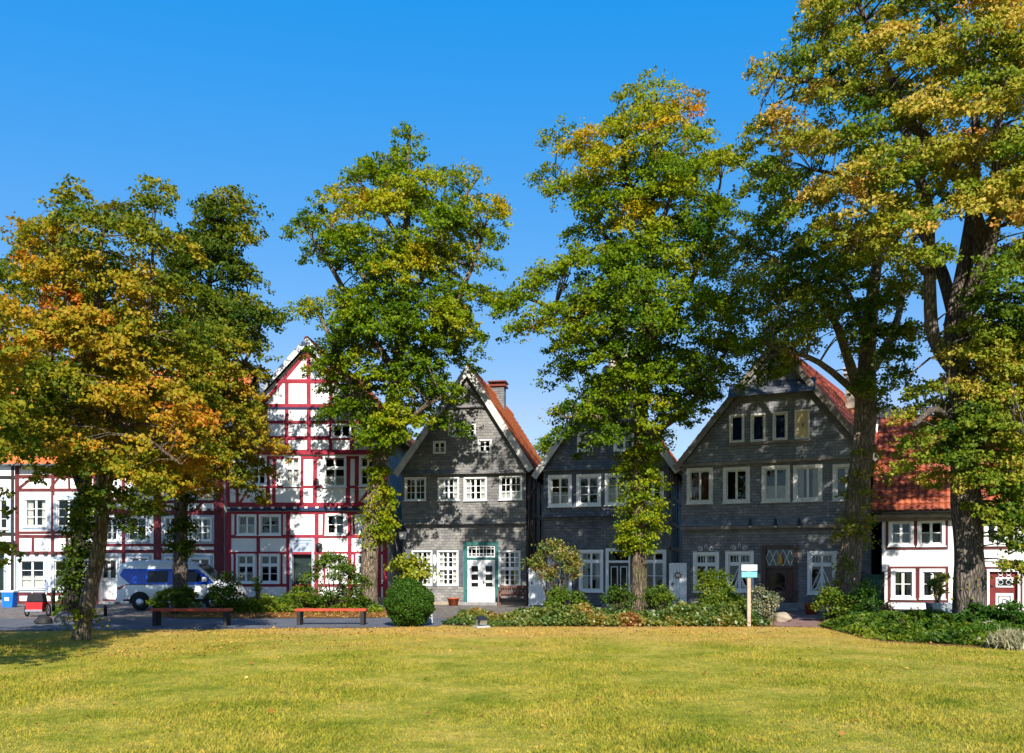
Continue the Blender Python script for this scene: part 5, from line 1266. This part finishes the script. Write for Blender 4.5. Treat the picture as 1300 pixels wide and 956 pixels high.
# front tree, orange crown, at left
tree('tree', 'orange-leaved tree on the lawn at left whose slim bare trunk leans right', gt, 19.7, 104,
     [(103, 813, 15, 0), (108, 780, 12, 0), (115, 745, 11, 0), (124, 700, 10.5, 0), (130, 660, 10, 0), (132, 630, 9.5, .1), (127, 590, 8.5, .2), (124, 520, 7, .2), (122, 430, 5, 0), (126, 340, 3, 0), (135, 270, 1.5, 0)],
     [[(132, 630, 6, .1), (150, 575, 5, -.5), (175, 500, 4, -1), (190, 400, 3, -1), (195, 290, 1.5, -.5)], [(128, 600, 6, .1), (100, 540, 5, .6), (70, 470, 4, .9), (50, 380, 2.5, .7), (35, 300, 1.2, .4)],
      [(126, 560, 5, .1), (160, 520, 4, 1.2), (215, 470, 3, 1.6), (260, 420, 1.5, 1.5)], [(124, 500, 4, .1), (95, 420, 3, -1), (75, 330, 2, -.8)], [(124, 520, 4, 0), (190, 560, 3, -1.5), (230, 590, 1.5, -1.7)]],
     [(85, 245, 12), (100, 270, 22), (60, 290, 26), (25, 290, 16), (40, 335, 34), (95, 330, 45), (150, 285, 35), (190, 250, 22), (205, 235, 8), (200, 300, 30), (228, 310, 22), (160, 350, 50), (215, 370, 40), (60, 400, 48), (110, 420, 55), (180, 430, 55), (235, 440, 38), (45, 470, 45), (110, 500, 55), (180, 510, 52), (240, 510, 40),
      (60, 540, 42), (110, 565, 40), (170, 575, 40), (225, 575, 36), (262, 560, 28), (30, 560, 28), (70, 590, 18), (150, 625, 20), (185, 640, 16), (118, 640, 14), (205, 610, 20), (170, 665, 9), (100, 665, 8)],
     'leaf_orange', 'bark_warm', pad=.62, dens=1.2, leaf=.105, lpp=170, seed=101, spread=.13, tsd=.13,
     tint=lambda x, z, y: .43+.16*math.sin(x*1.1+z*.8)+.10*math.sin(z*1.9-x*.7+y)-.12*sm(5, 1.5, z), columns=[(106, 800, 104, 770, 10, 5, .3)])
# dark ivy trunk behind it
tree('tree', 'dark ivy-clad leaning trunk behind the slim bare trunk at left', gt, 27.5, 96,
     [(88, 787, 13, 0), (93, 740, 11, 0), (101, 690, 10, 0), (109, 640, 9, 0), (108, 560, 8, 0), (100, 460, 5, 0), (95, 380, 3, 0)],
     [[(110, 640, 6, 0), (80, 560, 4, .5), (50, 480, 2.5, .8)], [(108, 580, 5, 0), (150, 500, 3, 1), (170, 420, 1.5, 1)]],
     [(60, 310, 34), (110, 300, 36), (20, 350, 36), (-30, 400, 45), (-70, 450, 50), (-40, 500, 45), (-90, 380, 40), (70, 400, 40), (110, 380, 40), (40, 460, 40), (100, 470, 50), (150, 440, 40), (50, 540, 40), (110, 545, 40), (160, 520, 40), (25, 510, 28)], 'leaf_orange', 'bark_dark', pad=.8, dens=.9, leaf=.13, lpp=150, seed=102,  # pads beyond the left edge are added, unseen, to shade the house behind the van
     tint=lambda x, z, y: .22, columns=[(91, 765, 101, 690, 10, 40, .02), (103, 690, 109, 620, 12, 30, .05)])
# tree by the van
tree('tree', 'tree before the van with a dark green top and yellow lower leaves', gt, 32.5, 229,
     [(229, 777, 13, 0), (228, 740, 11, 0), (229, 700, 10, 0), (230, 650, 10, 0), (231, 590, 9.5, 0), (238, 500, 8, 0), (252, 420, 6, 0), (270, 340, 4, 0), (286, 260, 2, 0)],
     [[(231, 600, 6, 0), (260, 540, 5, -1), (300, 480, 3, -1.5), (330, 420, 1.5, -1.5)], [(235, 540, 5, 0), (215, 470, 4, 1), (205, 400, 2, 1.2)], [(238, 500, 5, 0), (280, 440, 4, .8), (315, 380, 2, 1)], [(231, 590, 5, 0), (280, 580, 4, -1.5), (330, 565, 2, -2)]],
     [(150, 420, 38), (130, 480, 42), (175, 515, 42), (95, 500, 38), (160, 560, 30), (120, 545, 26), (290, 245, 16), (310, 262, 20), (265, 265, 24), (280, 285, 26), (250, 300, 24), (238, 325, 26), (300, 290, 28), (265, 320, 30), (300, 340, 30), (320, 345, 14), (230, 345, 30), (250, 390, 45), (300, 390, 35), (335, 395, 18), (210, 430, 40), (265, 450, 45), (315, 430, 26), (240, 510, 45), (290, 505, 38), (325, 470, 14), (320, 535, 22), (345, 560, 14), (290, 560, 32), (240, 570, 36), (205, 540, 30), (200, 600, 24), (300, 600, 20), (255, 610, 22), (330, 590, 15), (190, 640, 15), (320, 622, 10)],  # first pads, hidden by the front crown, are added to shade the house behind
     'leaf_orange', 'bark_grey', pad=.82, dens=1.45, leaf=.135, lpp=165, seed=103, tsd=.12,
     tint=lambda x, z, y: .16+.30*sm(11.5, 7.5, z)+.10*math.sin(x*1.3+z), columns=[(231, 640, 230, 560, 14, 34, .12), (229, 700, 230, 650, 14, 30, .1)])
# left middle tree
tree('tree', 'tall green tree with a pointed top before the red framed house', gt, 35, 467,
     [(467, 773, 16, 0), (468, 740, 13.5, 0), (470, 690, 12.5, 0), (477, 620, 11.5, 0), (488, 560, 10.5, 0), (502, 480, 9.5, 0), (511, 400, 8, 0), (516, 300, 6, 0), (518, 220, 3.5, 0), (519, 165, 1.2, 0)],
     [[(500, 470, 6, 0), (455, 400, 4.5, -.6), (415, 330, 3, -.8), (382, 282, 1.4, -.6)], [(488, 560, 6, 0), (450, 500, 5, -1), (420, 430, 3.5, -1.5), (395, 380, 1.8, -1.5)], [(498, 500, 6, 0), (545, 430, 5, -1), (590, 360, 3.5, -1.2), (615, 290, 1.8, -1)], [(508, 430, 5, 0), (460, 350, 4, .8), (420, 290, 2.5, 1), (390, 275, 1.2, 1)],
      [(512, 390, 5, 0), (555, 320, 4, 1), (590, 250, 2.5, 1.2), (612, 220, 1.2, 1)], [(516, 320, 4, 0), (480, 260, 3, -.6), (450, 225, 1.5, -.8)], [(490, 560, 5, 0), (535, 520, 4, -1.8), (560, 505, 2, -2.2)]],
     [(518, 168, 9), (519, 190, 14), (510, 215, 26), (470, 210, 24), (445, 222, 14), (500, 250, 40), (540, 235, 28), (570, 220, 18), (600, 215, 15), (455, 260, 32), (425, 248, 16), (545, 285, 45), (590, 265, 30), (620, 262, 20), (632, 255, 8), (395, 275, 22), (375, 285, 8), (420, 305, 30), (460, 320, 40), (510, 330, 48), (570, 340, 40), (610, 310, 30), (628, 330, 14), (395, 320, 16),
      (480, 390, 48), (540, 390, 45), (590, 380, 35), (620, 370, 18), (440, 375, 25), (440, 410, 28), (400, 392, 18), (375, 392, 10), (465, 445, 48), (525, 450, 48), (580, 430, 34), (605, 420, 16), (420, 450, 28), (440, 500, 36), (490, 500, 45), (545, 485, 32), (425, 520, 24), (470, 540, 30), (555, 510, 22), (575, 535, 14), (535, 530, 18), (505, 545, 22), (400, 440, 12), (590, 460, 14)],
     'leaf_maple', 'bark_pale', pad=.85, dens=1.0, leaf=.135, lpp=170, seed=104,
     tint=lambda x, z, y: .25+.20*sm(8, 20, z)+.08*math.sin(x*1.2+z*.9)+.07*math.sin(z*2.1-x), columns=[(483, 620, 476, 690, 22, 60, .40), (487, 560, 480, 620, 16, 26, .38)])
# middle tree
tree('tree', 'tall green and rust tree in the middle with a leafy ivy-like collar round its trunk', gt, 29.5, 811,
     [(811, 783, 14, 0), (811, 750, 12.5, 0), (810, 700, 12, 0), (810, 640, 11, 0), (813, 570, 10.5, 0), (817, 480, 10, 0), (821, 400, 8.5, 0), (825, 300, 6.5, 0), (830, 210, 4, 0), (834, 120, 1.3, 0)],
     [[(817, 490, 6, 0), (770, 440, 5, -1), (720, 400, 3.5, -1.5), (660, 375, 1.8, -1.6)], [(820, 440, 6, 0), (865, 380, 5, -1), (900, 300, 3, -1.2), (915, 230, 1.5, -1)], [(822, 390, 5, 0), (775, 310, 4, .8), (735, 250, 2.5, 1), (705, 225, 1.2, 1)],
      [(825, 320, 5, 0), (855, 240, 3.5, .8), (875, 160, 1.8, .9)], [(826, 290, 4, 0), (795, 220, 3, -.8), (790, 140, 1.5, -.8)], [(814, 560, 5, 0), (870, 520, 4, -1.5), (920, 450, 2, -2)], [(814, 550, 5, 0), (760, 530, 4, -1.5), (715, 530, 2, -2)]],
     [(825, 105, 12), (845, 108, 16), (800, 125, 18), (870, 125, 22), (830, 150, 42), (780, 160, 22), (885, 165, 18), (745, 170, 16), (765, 195, 32), (720, 185, 20), (705, 165, 8), (820, 210, 48), (875, 215, 36), (910, 205, 20), (925, 195, 9), (690, 220, 13), (715, 232, 20), (755, 240, 32), (850, 265, 50), (900, 265, 30), (928, 262, 12), (785, 275, 42), (740, 290, 24), (830, 320, 50), (890, 315, 36), (918, 310, 14), (770, 330, 42), (725, 330, 22), (690, 355, 28), (655, 372, 24), (640, 388, 12),
      (735, 375, 34), (790, 385, 48), (850, 385, 45), (900, 390, 34), (935, 400, 20), (690, 400, 26), (665, 410, 18), (740, 430, 40), (800, 445, 50), (860, 445, 46), (910, 440, 34), (945, 430, 14), (720, 470, 28), (770, 500, 42), (830, 505, 46), (885, 495, 36), (925, 475, 22), (730, 520, 26), (705, 520, 16), (720, 545, 18), (770, 545, 28), (830, 548, 26), (858, 522, 20), (755, 560, 12)],
     'leaf_maple', 'bark_warm', pad=.75, dens=1.0, leaf=.118, lpp=170, seed=105,
     tint=lambda x, z, y: .24+.27*sm(9, 19, z)+.20*sm(2.4, -.2, x)*sm(7, 10, z)*sm(14, 10, z)+.07*math.sin(x*1.4+z*1.1)+.06*math.sin(z*2.3-x), columns=[(812, 570, 811, 700, 34, 120, .36), (815, 560, 812, 600, 18, 20, .42)])
# pale leaning trunk at right
tree('tree', 'dark green tree on the pale slightly leaning trunk before the broad slate house', gt, 27.5, 1076,
     [(1074, 788, 22, 0), (1077, 740, 18, 0), (1083, 680, 16.5, 0), (1090, 610, 16, 0), (1096, 550, 17, 0), (1100, 500, 16, 0), (1103, 430, 12, 0), (1110, 360, 9, 0), (1118, 290, 6, 0), (1115, 230, 3, 0)],
     [[(1098, 520, 9, 0), (1075, 450, 7, -.8), (1050, 390, 5, -1.2), (1000, 340, 3, -1.5), (950, 310, 1.5, -1.5)], [(1101, 480, 8, 0), (1135, 420, 6, .8), (1150, 350, 4, 1.2), (1160, 290, 2, 1)], [(1103, 440, 6, 0), (1070, 360, 4.5, 1), (1020, 320, 3, 1.4), (970, 380, 1.5, 1.5)], [(1098, 510, 6, 0), (1040, 460, 4, -1.8), (980, 440, 2, -2.3)]],
     [(905, 340, 14), (930, 325, 22), (925, 300, 14), (960, 305, 26), (1000, 310, 34), (950, 345, 26), (985, 360, 34), (1035, 340, 38), (1080, 320, 36), (1120, 310, 34), (960, 385, 28), (930, 380, 16), (1010, 395, 42), (1060, 385, 40), (1110, 370, 40), (1155, 350, 30), (975, 425, 30), (950, 445, 20), (1025, 425, 28), (1085, 425, 28), (1130, 430, 34), (1165, 420, 20), (995, 455, 22), (955, 462, 16), (1110, 480, 26), (1145, 475, 18), (1125, 515, 20), (975, 470, 12)],
     'leaf_linden', 'bark_pale', pad=.7, dens=.72, leaf=.115, lpp=165, seed=106,
     tint=lambda x, z, y: .29+.14*math.sin(x*1.3+z)+.12*sm(10, 13, z)*sm(9, 6, x), columns=[(1082, 690, 1086, 650, 26, 16, .48), (1090, 640, 1096, 560, 22, 16, .45), (1076, 760, 1080, 700, 22, 10, .45)])
# the huge right tree
def dead(lm, off):
    P = lambda x, y, dy: off(W(x, y, 23.0+dy))
    lm.tube([P(1046, 104, -1), P(1010, 120, -.8), P(985, 132, -.8), P(972, 133, -.8), P(971, 118, -.8)], [.04, .035, .025, .018, .008], 5)
    lm.tube([P(1256, 320, -.8), P(1262, 290, -1.1), P(1266, 230, -1.4), P(1263, 180, -1.5), P(1268, 140, -1.5), P(1280, 105, -1.5)], [.11, .11, .09, .07, .05, .03], 7)
    lm.tube([P(1150, 480, -1), P(1180, 455, -.7), P(1217, 450, 0)], [.02, .03, .03], 5)
tree('tree', 'huge golden-leaved linden on the thick furrowed trunk at right', gt, 23.0, 1229,
     [(1230, 800, 27, 0), (1230, 760, 23, 0), (1229, 700, 22, 0), (1228, 640, 21.5, 0), (1225, 590, 19, 0), (1220, 530, 17, 0), (1215, 470, 16, 0), (1212, 410, 15, 0), (1225, 340, 12, 0), (1235, 260, 9, 0), (1238, 180, 7, 0), (1240, 90, 5, 0), (1248, -20, 3, 0)],
     [[(1214, 430, 12, 0), (1248, 340, 11, -.4), (1238, 275, 10, -.6), (1210, 218, 9, -.8), (1165, 165, 8, -.9), (1130, 130, 6.5, -1), (1095, 112, 6, -1), (1045, 104, 4.5, -1), (985, 98, 2.2, -.9)],
      [(1218, 480, 11, 0), (1186, 430, 9.5, -.3), (1180, 350, 9, -.5), (1176, 260, 8, -.5), (1155, 190, 7, -.4), (1140, 120, 6, -.3), (1112, 55, 4.5, 0), (1090, 5, 3, 0)],
      [(1213, 400, 11, 0), (1252, 330, 9, -.8), (1268, 250, 7.5, -1), (1264, 180, 6, -1), (1276, 110, 4.5, -.8), (1290, 30, 3, -.5)],
      [(1213, 410, 10, .2), (1190, 330, 8, 1), (1150, 270, 6, 1.6), (1090, 230, 4, 1.8), (1030, 215, 2, 1.8)], [(1225, 590, 9, 0), (1262, 560, 7, -1), (1310, 545, 5, -1.8)], [(1222, 560, 8, 0), (1190, 520, 5, -1.5), (1160, 540, 3, -2.2)], [(1180, 350, 6, -.5), (1135, 310, 4, -1.2), (1075, 320, 2, -1.5)],
      [(1225, 340, 8, .2), (1270, 260, 6, 1.2), (1320, 180, 4, 1.6)], [(1240, 90, 4, 0), (1200, 40, 3, .8), (1170, -20, 2, 1)]],
     [(1020, 35, 14), (1000, 70, 12), (1050, 25, 32), (1035, 70, 26), (1080, 55, 38), (1000, 105, 16), (965, 80, 9), (975, 100, 12), (1045, 120, 30), (1095, 110, 38), (960, 150, 20), (985, 140, 18), (1000, 165, 26), (950, 185, 14), (1040, 175, 36), (970, 215, 26), (1000, 225, 32), (945, 240, 14), (1090, 175, 38), (1140, 60, 44), (1150, 130, 42), (1200, 50, 44), (1205, 120, 44), (1260, 40, 44), (1260, 110, 44), (1300, 80, 40), (1150, 200, 42), (1100, 230, 42), (1045, 240, 36), (1000, 265, 28), (965, 270, 14), (1060, 285, 34), (1110, 290, 34), (1160, 265, 34), (1210, 190, 42), (1270, 180, 44), (1215, 250, 32), (1275, 250, 40), (1310, 220, 44),
      (1060, -10, 34), (1130, -20, 50), (1210, -35, 54), (1290, -20, 54), (1350, 40, 60), (1360, 140, 60), (1340, 260, 50), (1180, -80, 40), (1260, -95, 40), (1400, 100, 60), (1440, 190, 60), (1430, 20, 60), (1400, 290, 60), (1460, 300, 50), (1490, 120, 50),
      (1290, 320, 34), (1265, 345, 28), (1320, 380, 46), (1280, 400, 40), (1245, 385, 26), (1300, 455, 44), (1250, 450, 42), (1210, 440, 22), (1215, 480, 24), (1260, 505, 42), (1310, 520, 40), (1195, 535, 24), (1150, 522, 14), (1172, 512, 12), (1240, 545, 34), (1285, 575, 36), (1155, 560, 16), (1205, 575, 26), (1250, 600, 26), (1150, 590, 12), (1180, 605, 12), (1285, 635, 26), (1310, 660, 30), (1250, 640, 14), (1275, 680, 18), (1295, 720, 12), (1230, 410, 20), (1195, 325, 22), (1150, 320, 18), (1175, 490, 24), (1215, 505, 30), (1260, 470, 40), (1290, 490, 40), (1225, 560, 30), (1270, 545, 36), (1300, 600, 36), (1190, 570, 20), (1280, 620, 28), (1240, 520, 30), (1300, 420, 40), (1265, 425, 32), (1300, 690, 18), (1172, 548, 16), (1210, 610, 14), (1285, 655, 26), (1300, 630, 30), (1270, 590, 30), (1290, 690, 22), (1268, 660, 16), (1305, 720, 18), (1275, 540, 34), (1300, 480, 40)],
     'leaf_linden', 'bark_grey', pad=.62, dens=.82, leaf=.112, lpp=160, seed=107, depth=.7, spread=.13, tsd=.11, extra=dead, flare=1.3,
     tint=lambda x, z, y: .29+.20*sm(8.5, 11, z)+.15*math.sin(x*1.5+z*1.2)+.10*math.sin(z*2.2-x+y)-.10*sm(4.5, 9, y+6)+.13*sm(9, 6, z), columns=[(1230, 720, 1231, 760, 8, 3, .5)])
# a tree just outside the frame at left, whose boughs hang in and whose shade lies on the lawn
tree('tree', 'bough reaching in at the very left edge beside the orange tree', gt, 15.5, -110,
     [(-110, 838, 22, 0), (-110, 760, 19, 0), (-108, 640, 17, 0), (-105, 520, 13, 0), (-100, 400, 9, 0), (-95, 300, 5, 0)],
     [[(-106, 560, 9, 0), (-60, 480, 6, -.3), (0, 430, 3, -.4)], [(-105, 500, 8, 0), (-150, 420, 5, .5), (-200, 350, 2.5, .8)], [(-107, 600, 8, 0), (-60, 600, 5, .4), (0, 580, 2.5, .5)]],
     [(-60, 420, 70), (0, 385, 18), (-10, 430, 30), (5, 470, 22), (-20, 510, 36), (0, 545, 16), (-50, 580, 50), (-20, 620, 22), (-5, 690, 12), (-25, 700, 24), (-120, 380, 90), (-190, 460, 80), (-110, 290, 60), (-140, 540, 70), (-210, 560, 60)],
     'leaf_orange', 'bark_grey', pad=.7, dens=.9, leaf=.12, lpp=150, seed=108, tint=lambda x, z, y: .30+.28*sm(3.2, 6, z)+.08*math.sin(x*2+z))
tree('tree', 'tree standing outside the left edge that shades the near left corner of the lawn', gt, 9.5, -480,
     [(-480, 911, 30, 0), (-480, 760, 26, 0), (-475, 560, 20, 0), (-470, 300, 10, 0), (-470, 0, 4, 0)],
     [[(-478, 500, 12, 0), (-600, 300, 8, .5), (-680, 150, 3, .6)], [(-476, 450, 12, 0), (-370, 260, 8, -.4), (-300, 120, 3, -.5)]],
     [(-480, 0, 120), (-600, 150, 140), (-380, 120, 130), (-470, 250, 150), (-620, 330, 120), (-350, 330, 110), (-480, -120, 90)],
     'leaf_maple', 'bark_grey', pad=.8, dens=.8, leaf=.13, lpp=110, seed=109, tint=lambda x, z, y: .35)
# far trees glimpsed between the houses
for i, (px_, Y, tp_, hw, lab, sd) in enumerate(((508, 75, 560, 26, 'distant green tree glimpsed in the gap left of the grey slate house', 201), (692, 95, 545, 14, 'hazy distant tree top peeping above the roof valley of the slate houses', 202), (1128, 80, 560, 24, 'distant tree glimpsed beside the pale trunk on the right', 203))):
    zt_ = EYE+(722-tp_)/FP*Y; hwm = hw/FP*Y
    tree('distant_tree', lab, 'distant trees behind the houses', Y, px_, [(px_, 722+1792/Y, 6, 0), (px_, 690, 5, 0), (px_, 640, 4, 0), (px_, tp_+25, 2, 0)], [[(px_, 660, 3, 0), (px_+hw*.5, 620, 2, 1), (px_+hw*.7, 600, 1, 1)]],
         [(px_, tp_+hw*.6, hw*.6), (px_-hw*.5, tp_+hw*1.3, hw*.7), (px_+hw*.5, tp_+hw*1.3, hw*.7), (px_, tp_+hw*2.1, hw*.9), (px_-hw*.4, tp_+hw*2.8, hw*.7), (px_+hw*.4, tp_+hw*2.8, hw*.7)], 'leaf_maple', 'bark_grey', pad=1.1, dens=.8, leaf=.26, lpp=70, seed=sd, spread=.3, tint=lambda x, z, y: .3)

# ------------------------------------------------------------------ camera, light
cd = bpy.data.cameras.new('camera'); cam = bpy.data.objects.new('camera', cd); COL.objects.link(cam)
cam.location = (0, 0, EYE); cam.rotation_euler = (math.pi/2, 0, 0)
cd.sensor_width = 36; cd.lens = 36*FP/1300; cd.shift_y = (HY-478)/1300; cd.clip_end = 3000
scn.camera = cam
EL, AZ = math.radians(32.5), math.radians(8)        # sun behind the camera
S = Vector((math.sin(AZ)*math.cos(EL), -math.cos(AZ)*math.cos(EL), math.sin(EL)))
sl = bpy.data.lights.new('sun', 'SUN'); so = bpy.data.objects.new('sun', sl); COL.objects.link(so)
so.rotation_euler = S.to_track_quat('Z', 'Y').to_euler(); sl.energy = 5.0; sl.angle = math.radians(.5); sl.color = (1, .95, .86)
w = bpy.data.worlds.new('World'); scn.world = w; w.use_nodes = True; t = w.node_tree
bg = t.nodes['Background']; sk = t.nodes.new('ShaderNodeTexSky'); sk.sky_type = 'NISHITA'; sk.sun_disc = False
sk.sun_elevation = EL; sk.sun_rotation = math.pi-AZ; sk.ozone_density = 4.0; sk.air_density = 1.0; sk.dust_density = .3; sk.altitude = 200
hs = t.nodes.new('ShaderNodeHueSaturation'); hs.inputs['Saturation'].default_value = 1.22; hs.inputs['Value'].default_value = 1.3; hs.inputs['Hue'].default_value = .5
t.links.new(sk.outputs[0], hs.inputs['Color']); va = t.nodes.new('ShaderNodeVectorMath'); va.operation = 'MULTIPLY_ADD'
va.inputs[1].default_value = (1.13, .465, .185); va.inputs[2].default_value = (-.41, .97, 3.9)
vm = t.nodes.new('ShaderNodeVectorMath'); vm.operation = 'MAXIMUM'; vm.inputs[1].default_value = (.02, .02, .02)
t.links.new(hs.outputs[0], va.inputs[0]); t.links.new(va.outputs[0], vm.inputs[0])
sp = t.nodes.new('ShaderNodeSeparateXYZ'); t.links.new(vm.outputs[0], sp.inputs[0]); cx = t.nodes.new('ShaderNodeCombineXYZ')
gg = math_(t, 'MINIMUM', sp.outputs[1], math_(t, 'MULTIPLY', sp.outputs[2], .8))
t.links.new(math_(t, 'MINIMUM', sp.outputs[0], math_(t, 'MULTIPLY', gg, .66)), cx.inputs[0]); t.links.new(gg, cx.inputs[1]); t.links.new(sp.outputs[2], cx.inputs[2])
t.links.new(cx.outputs[0], bg.inputs[0]); bg.inputs[1].default_value = .11
v = scn.view_settings; v.view_transform = 'Standard'; v.look = 'None'; v.exposure = .76; v.gamma = 1; v.use_curve_mapping = False
scn.render.engine = 'CYCLES'; scn.cycles.use_denoising = True
scn.cycles.max_bounces = 6; scn.cycles.diffuse_bounces = 3; scn.cycles.transmission_bounces = 3; scn.cycles.transparent_max_bounces = 6
